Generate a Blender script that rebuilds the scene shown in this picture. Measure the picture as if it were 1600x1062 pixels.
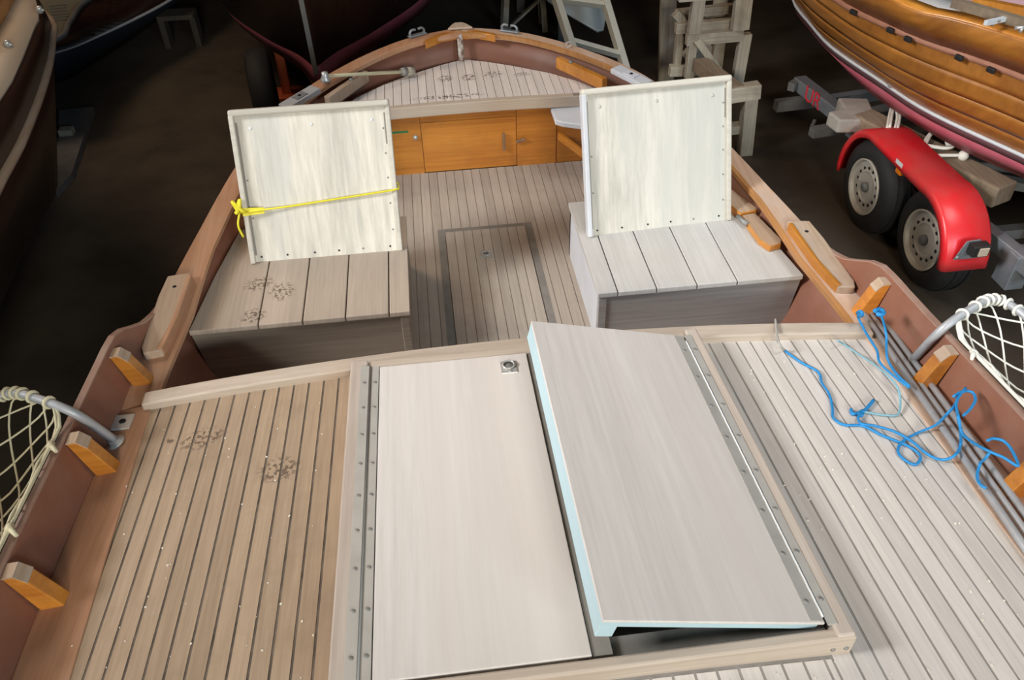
import bpy, bmesh, math, random
import numpy as np
from mathutils import Vector, Matrix
random.seed(7)
scene = bpy.context.scene
C = scene.collection
for o in list(bpy.data.objects): bpy.data.objects.remove(o)

# ------------------------------------------------------------------ camera
F = 1270.0; CX, CY = 800.0, 531.0
CAM = np.array([-0.22, 0.0, 1.75])
def _axes(vl=(600, -570), s=-0.095):
    fw = np.array([(vl[0]-CX)/F, (vl[1]-CY)/F, 1.0]); fw /= np.linalg.norm(fw)
    c = -(fw[0]+s*fw[1])/fw[2]
    r = np.array([1, s, c]); r /= np.linalg.norm(r)
    return np.stack([r, fw, np.cross(r, fw)])
M3 = _axes()
cd = bpy.data.cameras.new('camera'); cam = bpy.data.objects.new('camera', cd); C.objects.link(cam)
cd.sensor_width = 36.0; cd.lens = F/1600*36.0; cd.clip_start = 0.05; cd.clip_end = 200
mw = Matrix.Identity(4)
for i in range(3):
    mw[i][0] = M3[i, 0]; mw[i][1] = -M3[i, 1]; mw[i][2] = -M3[i, 2]; mw[i][3] = CAM[i]
cam.matrix_world = mw
scene.camera = cam

# ------------------------------------------------------------------ light
world = bpy.data.worlds.new('world'); scene.world = world; world.use_nodes = True
bg = world.node_tree.nodes['Background']
bg.inputs[0].default_value = (0.9, 0.92, 1.0, 1); bg.inputs[1].default_value = 0.015
def area(name, loc, target, sx, sy, power, col):
    l = bpy.data.lights.new(name, 'AREA'); l.shape = 'RECTANGLE'; l.size = sx; l.size_y = sy
    l.energy = power; l.color = col
    o = bpy.data.objects.new(name, l); C.objects.link(o)
    o.location = loc
    o.rotation_euler = (Vector(target)-Vector(loc)).to_track_quat('-Z', 'Y').to_euler()
    return o
area('daylight_aft', (0.3, -5.5, 2.7), (0.8, 2.4, -0.1), 1.6, 1.6, 330, (1.0, 0.92, 0.76))
area('cool_fill_aft_starboard', (3.5, -5.0, 3.0), (1.5, 2.6, -0.1), 1.6, 1.6, 230, (0.58, 0.80, 1.0))  # added cool fill from aft starboard, no source seen there
area('daylight_port', (-5.5, 1.0, 4.0), (2.0, 2.6, -0.1), 1.6, 1.6, 52, (0.98, 0.99, 1.0)).data.spread = math.radians(50)
area('overhead_fill_starboard', (3.0, 1.5, 5.0), (2.0, 2.6, -0.1), 2.0, 2.0, 21, (0.95, 0.98, 1.0)).data.spread = math.radians(70)  # added overhead fill to brighten the starboard side, no known roof opening
area('warm_fill_forward', (-3.5, 6.0, 4.5), (0.5, 2.2, -0.2), 2.0, 2.0, 100, (1.0, 0.72, 0.50))  # invented warm fill from forward port, no lamps known there
vs = scene.view_settings
vs.view_transform = 'Standard'; vs.look = 'None'; vs.gamma = 1.0; vs.use_curve_mapping = False
vs.exposure = 0.07

# ------------------------------------------------------------------ measuring helpers (photo pixel -> point on a real plane)
def ray(u, v): return M3 @ np.array([(u-CX)/F, (v-CY)/F, 1.0])
def pz(u, v, z):
    d = ray(u, v); return Vector(CAM + (z-CAM[2])/d[2]*d)
def py(u, v, y):
    d = ray(u, v); return Vector(CAM + (y-CAM[1])/d[1]*d)
def pxx(u, v, x):
    d = ray(u, v); return Vector(CAM + (x-CAM[0])/d[0]*d)
def interp(t, y):
    if y <= t[0][0]: return t[0][1]
    for (a, b), (c, d) in zip(t, t[1:]):
        if y <= c: return b+(d-b)*(y-a)/(c-a)
    return t[-1][1]
def catmull(pts, n=6, closed=False):
    P = [Vector(p) for p in pts]
    if len(P) < 3: return P
    out = []
    for i in range(len(P)-1):
        p0 = P[i-1] if i > 0 else P[0]*2-P[1]
        p1, p2 = P[i], P[i+1]
        p3 = P[i+2] if i+2 < len(P) else P[-1]*2-P[-2]
        for k in range(n):
            t = k/n
            out.append(0.5*((2*p1)+(p2-p0)*t+(2*p0-5*p1+4*p2-p3)*t*t+(3*p1-p0-3*p2+p3)*t**3))
    out.append(P[-1]); return out
def resample(pts, n):
    P = [Vector(p) for p in pts]; L = [0]
    for a, b in zip(P, P[1:]): L.append(L[-1]+(b-a).length)
    out = []; j = 0
    for k in range(n):
        t = L[-1]*k/(n-1)
        while j < len(P)-2 and L[j+1] < t: j += 1
        s = (t-L[j])/max(1e-9, L[j+1]-L[j]); out.append(P[j].lerp(P[j+1], min(1, s)))
    return out

# ------------------------------------------------------------------ materials
MATS = {}
def nmat(name, rough=0.6, metal=0.0):
    m = bpy.data.materials.new(name); m.use_nodes = True
    nt = m.node_tree; b = nt.nodes['Principled BSDF']
    b.inputs['Roughness'].default_value = rough; b.inputs['Metallic'].default_value = metal
    MATS[name] = m
    return m, nt, b
def N(nt, t, **k):
    n = nt.nodes.new(t)
    for a, v in k.items(): setattr(n, a, v)
    return n
def noise(nt, vec, scale, detail=4, rough=0.6):
    n = N(nt, 'ShaderNodeTexNoise'); n.inputs['Scale'].default_value = scale
    n.inputs['Detail'].default_value = detail; n.inputs['Roughness'].default_value = rough
    nt.links.new(vec, n.inputs['Vector']); return n.outputs['Fac']
def ramp(nt, fac, stops):
    r = N(nt, 'ShaderNodeValToRGB'); e = r.color_ramp.elements
    while len(e) < len(stops): e.new(0.5)
    for el, (p, c) in zip(e, stops): el.position = p; el.color = (c[0], c[1], c[2], 1) if not isinstance(c, (int, float)) else (c, c, c, 1)
    nt.links.new(fac, r.inputs[0]); return r.outputs[0]
def mix(nt, fac, a, b, mode='MIX'):
    m = N(nt, 'ShaderNodeMix', data_type='RGBA', blend_type=mode)
    for s, v in ((0, fac), (6, a), (7, b)):
        if isinstance(v, (int, float)): m.inputs[s].default_value = v
        elif isinstance(v, tuple): m.inputs[s].default_value = (*v[:3], 1)
        else: nt.links.new(v, m.inputs[s])
    return m.outputs[2]
def math_(nt, op, a, b=None):
    m = N(nt, 'ShaderNodeMath', operation=op)
    for s, v in ((0, a), (1, b)):
        if v is None: continue
        if isinstance(v, (int, float)): m.inputs[s].default_value = v
        else: nt.links.new(v, m.inputs[s])
    return m.outputs[0]
def coords(nt, scale, rnd=True):
    tc = N(nt, 'ShaderNodeTexCoord'); oi = N(nt, 'ShaderNodeObjectInfo')
    mp = N(nt, 'ShaderNodeMapping'); mp.inputs['Scale'].default_value = scale
    if rnd:
        ad = N(nt, 'ShaderNodeVectorMath', operation='MULTIPLY_ADD')
        cb = N(nt, 'ShaderNodeCombineXYZ')
        for i in range(3): nt.links.new(oi.outputs['Random'], cb.inputs[i])
        nt.links.new(cb.outputs[0], ad.inputs[0]); ad.inputs[1].default_value = (13.7, 29.1, 7.3)
        nt.links.new(tc.outputs['Object'], ad.inputs[2]); nt.links.new(ad.outputs[0], mp.inputs[0])
    else: nt.links.new(tc.outputs['Object'], mp.inputs[0])
    return mp.outputs[0], oi.outputs['Random']
def wood(name, light, dark, axis='y', rough=0.65, fine=90, var=0.12, stains=None, grime=None, grime_amt=0.5, bump=0.15, knots=False, coat=0.0, contrast=1.0, broad=None):
    """grain runs along `axis`"""
    m, nt, b = nmat(name, rough)
    sc = {'y': (1, .035, .25), 'x': (.035, .6, 1), 'z': (1, .25, .035)}[axis]
    v, rnd = coords(nt, tuple(s*fine for s in sc))
    f1 = noise(nt, v, 1.0, 5, .65)
    v2, _ = coords(nt, tuple(s*fine*.14 for s in sc))
    f2 = noise(nt, v2, 1.0, 3, .5)
    fac = math_(nt, 'ADD', math_(nt, 'MULTIPLY', f1, .55), math_(nt, 'MULTIPLY', f2, .45))
    k = .14/contrast
    col = ramp(nt, fac, [(.5-k, dark), (.5+k, light)])
    if broad:
        vb, _ = coords(nt, tuple(s*fine*.09 for s in sc)); fb_ = noise(nt, vb, 1.0, 3, .6)
        col = mix(nt, math_(nt, 'MULTIPLY', ramp(nt, fb_, [(.42, 0.0), (.62, 1.0)]), .75), col, broad)
    # piece to piece variation
    br = math_(nt, 'ADD', math_(nt, 'MULTIPLY', rnd, var*2), 1-var)
    cb = N(nt, 'ShaderNodeCombineColor')
    for i in range(3): nt.links.new(br, cb.inputs[i])
    col = mix(nt, 1.0, col, cb.outputs[0], 'MULTIPLY')
    geo = N(nt, 'ShaderNodeNewGeometry')
    if grime:
        g = noise(nt, geo.outputs['Position'], 3.2, 5, .65)
        gm = ramp(nt, g, [(.48, 0.0), (.72, 1.0)])
        col = mix(nt, math_(nt, 'MULTIPLY', gm, grime_amt), col, grime)
    if stains:
        sp = noise(nt, geo.outputs['Position'], 75, 2, .5)
        spm = ramp(nt, sp, [(.50, 0.0), (.56, 1.0)])
        tot = None
        for (x, y, rx, ry, rot) in stains:
            mp = N(nt, 'ShaderNodeMapping', vector_type='TEXTURE')
            mp.inputs['Location'].default_value = (x, y, 0); mp.inputs['Rotation'].default_value = (0, 0, rot)
            mp.inputs['Scale'].default_value = (rx, ry, 1000)
            nt.links.new(geo.outputs['Position'], mp.inputs[0])
            ln = N(nt, 'ShaderNodeVectorMath', operation='LENGTH'); nt.links.new(mp.outputs[0], ln.inputs[0])
            mk = ramp(nt, ln.outputs['Value'], [(.55, 1.0), (1.0, 0.0)])
            tot = mk if tot is None else math_(nt, 'MAXIMUM', tot, mk)
        fm = math_(nt, 'MULTIPLY', math_(nt, 'MULTIPLY', tot, spm), .8)
        col = mix(nt, fm, col, (.09, .055, .035))
    nt.links.new(col, b.inputs['Base Color'])
    bp = N(nt, 'ShaderNodeBump'); bp.inputs['Strength'].default_value = bump; bp.inputs['Distance'].default_value = .002
    nt.links.new(f1, bp.inputs['Height']); nt.links.new(bp.outputs[0], b.inputs['Normal'])
    if coat: b.inputs['Coat Weight'].default_value = coat; b.inputs['Coat Roughness'].default_value = .25
    return m
def paint(name, col, rough=0.5, metal=0.0, dirt=None, amt=.4, scale=6.0, bump=0.05):
    m, nt, b = nmat(name, rough, metal)
    v, rnd = coords(nt, (1, 1, 1))
    f = noise(nt, v, scale, 6, .65)
    d = dirt or tuple(c*.6 for c in col)
    c = mix(nt, math_(nt, 'MULTIPLY', ramp(nt, f, [(.4, 0.0), (.7, 1.0)]), amt), col, d)
    nt.links.new(c, b.inputs['Base Color'])
    bp = N(nt, 'ShaderNodeBump'); bp.inputs['Strength'].default_value = bump; bp.inputs['Distance'].default_value = .003
    nt.links.new(noise(nt, v, scale*8, 3), bp.inputs['Height']); nt.links.new(bp.outputs[0], b.inputs['Normal'])
    return m

def on_aft(u, v, off=-.05):
    z = 0.0
    for _ in range(8):
        p = pz(u, v, z); z = deckz(p.x, p.y, off)
    return p
SLOPE = .09
def deckz(x, y, off=-.05): return off-.053*x*x+SLOPE*(1.93-y)
_st = []
for (u, v, rx, ry, r) in ((315, 685, .085, .055, .2), (436, 733, .07, .06, .1), (268, 687, .02, .02, 0)):
    p = on_aft(u, v); _st.append((p.x, p.y, rx, ry, r))
_sb = []
for (u, v, rx, ry) in ((404, 440, .07, .05), (395, 490, .06, .05), (440, 452, .06, .07), (340, 350, .06, .08)):
    p = pz(u, v, -.19); _sb.append((p.x, p.y, rx, ry, .3))
_sf = []
for (u, v, rx, ry) in ((770, 113, .07, .05), (732, 118, .05, .05), (695, 120, .05, .05), (815, 113, .06, .03), (700, 148, .22, .03)):
    p = pz(u, v, -.06); _sf.append((p.x, p.y, rx, ry, 0))

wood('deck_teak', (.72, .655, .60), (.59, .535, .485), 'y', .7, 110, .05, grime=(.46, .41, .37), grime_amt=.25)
wood('deck_teak_port_dim', (.44, .32, .215), (.32, .225, .145), 'y', .7, 110, .06, stains=_st, grime=(.22, .155, .095), grime_amt=.55)  # browner copy of the deck teak; dim warm port light put into colour
wood('fore_teak', (.76, .69, .64), (.62, .55, .51), 'y', .7, 110, .06, stains=_sf)
wood('floor_teak', (.52, .45, .375), (.40, .34, .28), 'y', .65, 110, .07, grime=(.24, .17, .12), grime_amt=.35)
wood('box_teak', (.48, .385, .305), (.37, .295, .235), 'y', .7, 90, .05, stains=_sb)  # port seat top, browner than starboard: its dim warm light is in the colour
wood('box_front', (.36, .30, .235), (.24, .195, .15), 'x', .7, 70, .05)  # port box front, shade mixed into the brown; starboard has a grey copy
wood('box_front_grey', (.44, .42, .40), (.30, .285, .27), 'x', .7, 70, .05)
wood('box_grey', (.60, .57, .535), (.48, .455, .425), 'y', .7, 90, .03, grime=(.45, .42, .39), grime_amt=.4)
wood('trim_teak', (.58, .48, .39), (.45, .36, .28), 'x', .65, 80, .06)
wood('trim_teak_long', (.56, .48, .41), (.44, .36, .30), 'y', .65, 80, .06)
wood('hatch_ply', (.76, .71, .67), (.60, .555, .515), 'y', .6, 60, .03, bump=.25, contrast=1.0, broad=(.66, .595, .545))
wood('lid_ply', (.77, .715, .62), (.51, .48, .41), 'z', .55, 45, .03, bump=.1, contrast=1.25, broad=(.52, .52, .475))
wood('lid_rail', (.62, .58, .50), (.50, .46, .39), 'x', .55, 60, .05)
wood('varnish', (.62, .25, .035), (.42, .14, .018), 'x', .32, 60, .10, grime=(.20, .075, .02), grime_amt=.5, coat=.4)
wood('varnish_long', (.62, .27, .045), (.44, .16, .022), 'y', .32, 60, .12, grime=(.25, .10, .03), grime_amt=.5, coat=.3)
wood('worn_gunwale', (.58, .40, .29), (.46, .28, .18), 'y', .6, 70, .04, grime=(.58, .48, .41), grime_amt=.9)
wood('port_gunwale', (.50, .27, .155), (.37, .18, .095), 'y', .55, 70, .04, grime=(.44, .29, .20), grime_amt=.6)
wood('gunwale_edge', (.50, .25, .09), (.34, .15, .05), 'y', .45, 60, .05, grime=(.36, .19, .10), grime_amt=.6)
wood('worn_pad', (.52, .42, .34), (.40, .27, .17), 'y', .65, 70, .06, grime=(.30, .22, .17), grime_amt=.6)
wood('raw_board', (.50, .38, .29), (.40, .26, .16), 'y', .6, 70, .08)
wood('button_wood', (.28, .17, .10), (.16, .09, .05), 'z', .6, 60, .1)
wood('old_timber', (.54, .48, .38), (.30, .26, .20), 'z', .85, 60, .18, grime=(.17, .12, .085), grime_amt=.6, bump=.4)
wood('old_timber_x', (.54, .48, .38), (.30, .26, .20), 'x', .85, 60, .18, grime=(.17, .12, .085), grime_amt=.6, bump=.4)
wood('old_timber_y', (.30, .23, .16), (.15, .11, .07), 'y', .85, 60, .18, grime=(.17, .12, .085), grime_amt=.6, bump=.4)
wood('amber_hull', (.46, .19, .035), (.29, .105, .018), 'y', .38, 40, .10, grime=(.14, .055, .02), grime_amt=.55, coat=.25)
wood('dark_hull', (.055, .022, .013), (.03, .012, .008), 'y', .35, 40, .15, coat=.3)
paint('brown_paint', (.235, .092, .055), .5, dirt=(.30, .16, .11), amt=.5, scale=5)
paint('caulk_grey', (.33, .305, .28), .85, dirt=(.22, .20, .18), amt=.8, scale=10)
paint('caulk_floor', (.25, .205, .165), .85, dirt=(.13, .10, .08), amt=.8, scale=8)
paint('flake', (.74, .68, .58), .7, amt=.1)
paint('flaked_paint', (.20, .12, .09), .7, dirt=(.85, .82, .76), amt=1.0, scale=48)
paint('worn_edge', (.33, .19, .14), .6, dirt=(.42, .32, .27), amt=.6, scale=8)
paint('caulk', (.15, .118, .09), .8, dirt=(.045, .034, .026), amt=1.0, scale=9)
paint('gasket', (.22, .20, .175), .85, dirt=(.31, .285, .25), amt=.6, scale=9)
paint('pale_blue', (.47, .63, .68), .5, dirt=(.38, .52, .57), amt=.3, scale=4)
paint('grey_deck', (.42, .42, .43), .6, dirt=(.30, .30, .30))
paint('pale_cool_white', (.62, .63, .66), .65, dirt=(.45, .44, .43), amt=.4)
paint('alu', (.50, .48, .44), .5, .25, dirt=(.38, .36, .33), amt=.5, scale=12)
paint('ladder_alu', (.72, .70, .60), .5, .2, dirt=(.55, .53, .46), amt=.4, scale=12)
paint('steel', (.62, .61, .59), .35, .5)
paint('dull_steel', (.28, .27, .25), .5, .35)
paint('galv', (.30, .33, .36), .5, .55, dirt=(.19, .20, .21), amt=.6, scale=10)
wood('dim_timber', (.06, .05, .035), (.03, .025, .018), 'z', .85, 60, .1)
paint('galv_dark', (.16, .16, .155), .7, .2, dirt=(.09, .085, .08), amt=.6)
paint('tube_grey', (.42, .43, .45), .5, .3, dirt=(.28, .28, .28), amt=.5, scale=14)
paint('blue_rope', (.016, .24, .56), .6, amt=.15)
paint('faded_rope', (.22, .42, .50), .7, amt=.3)
paint('grey_rope', (.42, .41, .37), .75)
paint('white_rope', (.78, .76, .68), .75, amt=.2)
paint('cream_rope', (.60, .54, .36), .8, amt=.3)
paint('yellow_strap', (.85, .74, .03), .5, amt=.15)
paint('green_tape', (.03, .17, .05), .5)
paint('red_paint', (.72, .014, .022), .34, dirt=(.50, .10, .09), amt=.5, scale=4)
paint('red_oxide', (.62, .13, .05), .6)
paint('maroon_bottom', (.46, .10, .14), .55, dirt=(.50, .17, .20), amt=.5)
paint('maroon_mid', (.24, .055, .085), .55, dirt=(.30, .10, .13), amt=.5)
paint('boot_dark', (.17, .085, .095), .5)
paint('pink_rail', (.40, .19, .125), .6, dirt=(.28, .11, .06), amt=.6, scale=9)
paint('maroon_dark', (.10, .020, .032), .55, dirt=(.14, .04, .05), amt=.5)
paint('boot_stripe', (.62, .66, .70), .4, amt=.1)
paint('rubber', (.010, .010, .011), .75, dirt=(.03, .028, .025), amt=.5)
paint('rim', (.46, .43, .37), .5, .2, dirt=(.30, .27, .22), amt=.5, scale=12)
paint('black_hole', (.006, .006, .006), .9)
paint('amber_lens', (.75, .20, .01), .3)
paint('white_plastic', (.72, .72, .72), .5, amt=.15)
paint('black_plastic', (.02, .02, .02), .5)
paint('letter_red', (.70, .03, .05), .5)
paint('white_hull', (.50, .53, .52), .4, amt=.2)
paint('blue_bottom', (.004, .010, .018), .7)
paint('cream_deck', (.52, .43, .33), .7, dirt=(.42, .33, .25), amt=.4)
paint('cream_dark', (.22, .20, .14), .7)
paint('wax_block', (.40, .37, .33), .7, dirt=(.20, .17, .14), amt=.7)
paint('pink_cover', (.42, .26, .29), .7, amt=.2)
paint('hall_concrete', (.078, .061, .043), .82, dirt=(.032, .024, .017), amt=.9, scale=1.6)

# ------------------------------------------------------------------ mesh helpers
class MB:
    def __init__(s): s.v = []; s.f = []; s.sm = []
    def add(s, verts, faces, smooth=False):
        o = len(s.v); s.v += [Vector(p) for p in verts]
        for f in faces: s.f.append([i+o for i in f]); s.sm.append(smooth)
    def hexa(s, p):   # 8 points: bottom 4 then top 4
        s.add(p, [(3, 2, 1, 0), (4, 5, 6, 7), (0, 1, 5, 4), (1, 2, 6, 5), (2, 3, 7, 6), (3, 0, 4, 7)])
    def box(s, x0, x1, y0, y1, z0, z1):
        s.hexa([(x0, y0, z0), (x1, y0, z0), (x1, y1, z0), (x0, y1, z0), (x0, y0, z1), (x1, y0, z1), (x1, y1, z1), (x0, y1, z1)])
    def obox(s, c, ax, ay, az, hx, hy, hz):
        c, ax, ay, az = Vector(c), Vector(ax), Vector(ay), Vector(az)
        s.hexa([c+ax*a*hx+ay*b*hy+az*d*hz for d in (-1, 1) for a, b in ((-1, -1), (1, -1), (1, 1), (-1, 1))])
    def beam(s, a, b, w, h, up=(0, 0, 1)):   # bar from a to b
        a, b = Vector(a), Vector(b); d = (b-a).normalized(); up = Vector(up)
        sd = d.cross(up).normalized(); u = sd.cross(d).normalized()
        s.obox((a+b)/2, d, sd, u, (b-a).length/2, w/2, h/2)
    def prism(s, poly, dz):   # poly of Vectors, extruded by vector dz
        n = len(poly); dz = Vector(dz); P = [Vector(p) for p in poly]
        s.add(P+[p+dz for p in P], [tuple(range(n))[::-1], tuple(range(n, 2*n))]+[(i, (i+1) % n, (i+1) % n+n, i+n) for i in range(n)])
    def tube(s, pts, r, n=8, cap=True, closed=False):
        P = [Vector(p) for p in pts]; k = len(P); rings = []
        rr = r if isinstance(r, (list, tuple)) else [r]*k
        pu = None
        for i in range(k):
            a = P[i-1] if (i > 0 or closed) else P[i]; b = P[(i+1) % k] if (i < k-1 or closed) else P[i]
            t = (b-a); t = t.normalized() if t.length > 1e-9 else Vector((0, 0, 1))
            if pu is None: pu = Vector((0, 0, 1)) if abs(t.z) < .9 else Vector((1, 0, 0))
            sd = t.cross(pu)
            if sd.length < 1e-6: sd = t.orthogonal()
            sd.normalize(); pu = sd.cross(t).normalized()
            rings.append([P[i]+(sd*math.cos(2*math.pi*j/n)+pu*math.sin(2*math.pi*j/n))*rr[i] for j in range(n)])
        fs = []
        for i in range(k if closed else k-1):
            for j in range(n):
                i2 = (i+1) % k
                fs.append((i*n+j, i*n+(j+1) % n, i2*n+(j+1) % n, i2*n+j))
        s.add([p for r_ in rings for p in r_], fs, True)
        if cap and not closed:
            o = len(s.v)-k*n
            s.f.append([o+j for j in range(n)][::-1]); s.sm.append(False)
            s.f.append([o+(k-1)*n+j for j in range(n)]); s.sm.append(False)
    def lathe(s, prof, c, ax, n=24):   # prof: (r, h) along axis
        c, ax = Vector(c), Vector(ax).normalized(); e1 = ax.orthogonal().normalized(); e2 = ax.cross(e1)
        vs_ = []; k = len(prof)
        for (r, h) in prof:
            for j in range(n):
                a = 2*math.pi*j/n; vs_.append(c+ax*h+(e1*math.cos(a)+e2*math.sin(a))*r)
        fs = [(i*n+j, i*n+(j+1) % n, (i+1)*n+(j+1) % n, (i+1)*n+j) for i in range(k-1) for j in range(n)]
        s.add(vs_, fs, True)
        o = len(s.v)-k*n
        if prof[0][0] > 1e-6: s.f.append([o+j for j in range(n)][::-1]); s.sm.append(False)
        if prof[-1][0] > 1e-6: s.f.append([o+(k-1)*n+j for j in range(n)]); s.sm.append(False)
    def ribbon(s, A, B, smooth=True):
        n = min(len(A), len(B)); s.add(list(A[:n])+list(B[:n]), [(i, i+1, n+i+1, n+i) for i in range(n-1)], smooth)
    def strip(s, A, B, C_, D):   # closed bar with four edge polylines (A,B top; C,D bottom under B,A)
        n = len(A); o = []
        for i in range(n): o += [A[i], B[i], C_[i], D[i]]
        fs = [(4*i+j, 4*i+(j+1) % 4, 4*i+4+(j+1) % 4, 4*i+4+j) for i in range(n-1) for j in range(4)]
        fs += [(3, 2, 1, 0), tuple(4*(n-1)+j for j in range(4))]
        s.add(o, fs)
    def build(s, name, mat, parent=None, bevel=0, solid=0, recalc=True, org=None):
        me = bpy.data.meshes.new(name)
        og = org if org is not None else (parent['_o'] if parent is not None and '_o' in parent else (0, 0, 0))
        og = Vector(og)
        me.from_pydata([p-og for p in s.v], [], s.f); me.update()
        me.polygons.foreach_set('use_smooth', s.sm)
        if recalc:
            bm = bmesh.new(); bm.from_mesh(me); bmesh.ops.remove_doubles(bm, verts=bm.verts, dist=1e-6); bmesh.ops.recalc_face_normals(bm, faces=bm.faces); bm.to_mesh(me); bm.free()
        me.materials.append(MATS[mat])
        o = bpy.data.objects.new(name, me); C.objects.link(o)
        o['_o'] = tuple(og)
        if parent is not None: o.parent = parent
        else: o.location = og
        if solid:
            md = o.modifiers.new('solid', 'SOLIDIFY'); md.thickness = solid; md.offset = 0
        if bevel:
            md = o.modifiers.new('bevel', 'BEVEL'); md.width = bevel; md.segments = 2; md.limit_method = 'ANGLE'; md.angle_limit = .7
        return o
def thing(name, label, cat, loc=(0, 0, 0), group=None):
    o = bpy.data.objects.new(name, None); C.objects.link(o); o.location = loc; o['_o'] = tuple(loc)
    o.empty_display_size = .1
    tag(o, label, cat, group); return o
def tag(o, label, cat, group=None):
    o['label'] = label; o['category'] = cat
    if group: o['group'] = group
    return o
def base(s):  # base point of an MB
    xs = [p.x for p in s.v]; ys = [p.y for p in s.v]; zs = [p.z for p in s.v]
    return ((min(xs)+max(xs))/2, (min(ys)+max(ys))/2, min(zs))
def solo(s, name, mat, label, cat, group=None, **k):
    return tag(s.build(name, mat, None, org=base(s), **k), label, cat, group)
def one(name, mat, parent, fn, **k):
    m = MB(); fn(m); return m.build(name, mat, parent, **k)

# ================================================================== SETTING
HF = -1.1
m = MB(); m.box(-14, 14, -8, 22, HF-.1, HF); fl = m.build('floor', 'hall_concrete'); fl['kind'] = 'structure'
for nm, b_ in (('wall_left', (-14.2, -14, -8, 22, HF, 7)), ('wall_right', (14, 14.2, -8, 22, HF, 7)), ('wall_back', (-14.2, 14.2, -8.2, -8, HF, 7)), ('wall_front', (-14.2, 14.2, 22, 22.2, HF, 7)), ('ceiling', (-14.2, 14.2, -8.2, 22.2, 7, 7.2))):
    m = MB(); m.box(*b_); m.build(nm, 'hall_concrete')['kind'] = 'structure'

# ================================================================== MAIN BOAT
boat = thing('wooden_boat', 'open wooden motor boat with bleached teak decks and brown bulwarks filling the foreground', 'boat', (0, 1.8, HF))
OB = [(-.6, 1.15), (.0, 1.255), (.5, 1.305), (1.2, 1.335), (2.0, 1.335), (2.4, 1.31), (2.6, 1.288), (2.9, 1.24), (3.3, 1.16), (3.6, 1.08), (3.9, .955), (4.1, .825), (4.26, .675), (4.42, .485), (4.54, .28), (4.62, .0)]
ZG = [(-.6, .085), (2.0, -.143), (2.5, -.135), (3.0, -.105), (3.5, -.06), (4.0, .0), (4.4, .05), (4.65, .08)]
outer = catmull([(x, y, 0) for y, x in OB], 5)          # starboard outline, stern to stem
for p in outer:
    p.x = max(p.x, 0); p.z = interp(ZG, p.y)
outer[-1].x = 0
def normals(P):
    out = []
    for i in range(len(P)):
        t = P[min(i+1, len(P)-1)]-P[max(i-1, 0)]; n = Vector((-t.y, t.x, 0)).normalized(); out.append(n)   # inward for starboard
    out[-1] = Vector((0, -1, 0))
    return out
onrm = normals(outer)
def mir(P): return [Vector((-p.x, p.y, p.z)) for p in P]
# hull: one continuous skin, both sides
rows = [(.985, -.015, 0), (.93, -.14, .03), (.905, -.36, .10), (.86, -.52, .18), (.62, -.74, .32), (.05, -.86, .55)]
m = MB()
lines = []
for (fx, dz, sh) in rows:
    L_ = []
    for p in outer:
        yy = p.y-sh*max(0, (p.y-2.6)/2.0)**1.5
        L_.append(Vector((p.x*fx, yy, p.z*(1 if dz > -.2 else .4)+dz)))
    lines.append(L_)
for a, b in zip(lines, lines[1:]):
    m.ribbon(a, b); m.ribbon(mir(a), mir(b))
hull = m.build('hull', 'brown_paint', boat, solid=.022)
m = MB(); L0 = lines[-1]
m.strip([p+Vector((.03-p.x, 0, .05)) for p in L0], [p+Vector((-.03-p.x, 0, .05)) for p in L0], [Vector((-.03, p.y, HF)) for p in L0], [Vector((.03, p.y, HF)) for p in L0])
m.build('keel', 'brown_paint', boat)
m = MB(); tr = [l[0] for l in lines]; m.prism([p for p in tr]+[Vector((-p.x, p.y, p.z)) for p in reversed(tr)], (0, .03, 0)); m.build('transom', 'brown_paint', boat)

# gunwale cap from the side deck forward to the stem
GW = [(1.9, .115), (2.5, .125), (2.9, .085), (3.4, .07), (4.0, .07), (4.7, .075)]
idx = [i for i, p in enumerate(outer) if p.y >= 1.95]
for sgn in (1, -1):
    A, B, Cc, D = [], [], [], []
    for i in idx:
        p = outer[i]; w = interp(GW, p.y); q = p+onrm[i]*w
        if q.x < 0: q.x = 0
        a = Vector((p.x*sgn, p.y, p.z)); b = Vector((q.x*sgn, q.y, p.z))
        A.append(a); B.append(b); Cc.append(b-Vector((0, 0, .032))); D.append(a-Vector((0, 0, .032)))
    m = MB(); m.strip(A, B, Cc, D); g = m.build('gunwale', 'worn_gunwale' if sgn > 0 else 'port_gunwale', boat, bevel=.004)
    # varnished inner edge strip
    m = MB(); A2 = [b+Vector((0, 0, .002)) for b in B]; n2 = len(B)
    In = []
    for k, i in enumerate(idx):
        nn = onrm[i]; In.append(Vector((nn.x*sgn, nn.y, 0)))
    drop = .020
    Bi = [b+In[k]*.012+Vector((0, 0, -.002)) for k, b in enumerate(B)]
    for p in Bi:
        if p.x*sgn < 0: p.x = 0
    m.strip([b-In[k]*.004+Vector((0, 0, .0015)) for k, b in enumerate(B)], Bi, [p-Vector((0, 0, drop)) for p in Bi], [b-In[k]*.004-Vector((0, 0, drop)) for k, b in enumerate(B)])
    m.build('edge_strip', 'gunwale_edge' if sgn > 0 else 'port_gunwale', g)

# covering boards beside the aft deck
CI = [(-.6, 1.03), (.3, 1.12), (.9, 1.155), (1.5, 1.185), (2.06, 1.215)]
ys = [-.55+.15*i for i in range(18)]
for sgn in (1, -1):
    A, B, Cc, D = [], [], [], []
    for y in ys:
        xo = interp(OB, y)-.02; xi = interp(CI, y)
        A.append(Vector((sgn*xo, y, deckz(xo, y)+.004))); B.append(Vector((sgn*xi, y, deckz(xi, y)+.004)))
        Cc.append(B[-1]-Vector((0, 0, .03))); D.append(A[-1]-Vector((0, 0, .03)))
    m = MB(); m.strip(A, B, Cc, D); m.build('covering_board', 'worn_gunwale' if sgn > 0 else 'port_gunwale', boat, bevel=.003)

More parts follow.
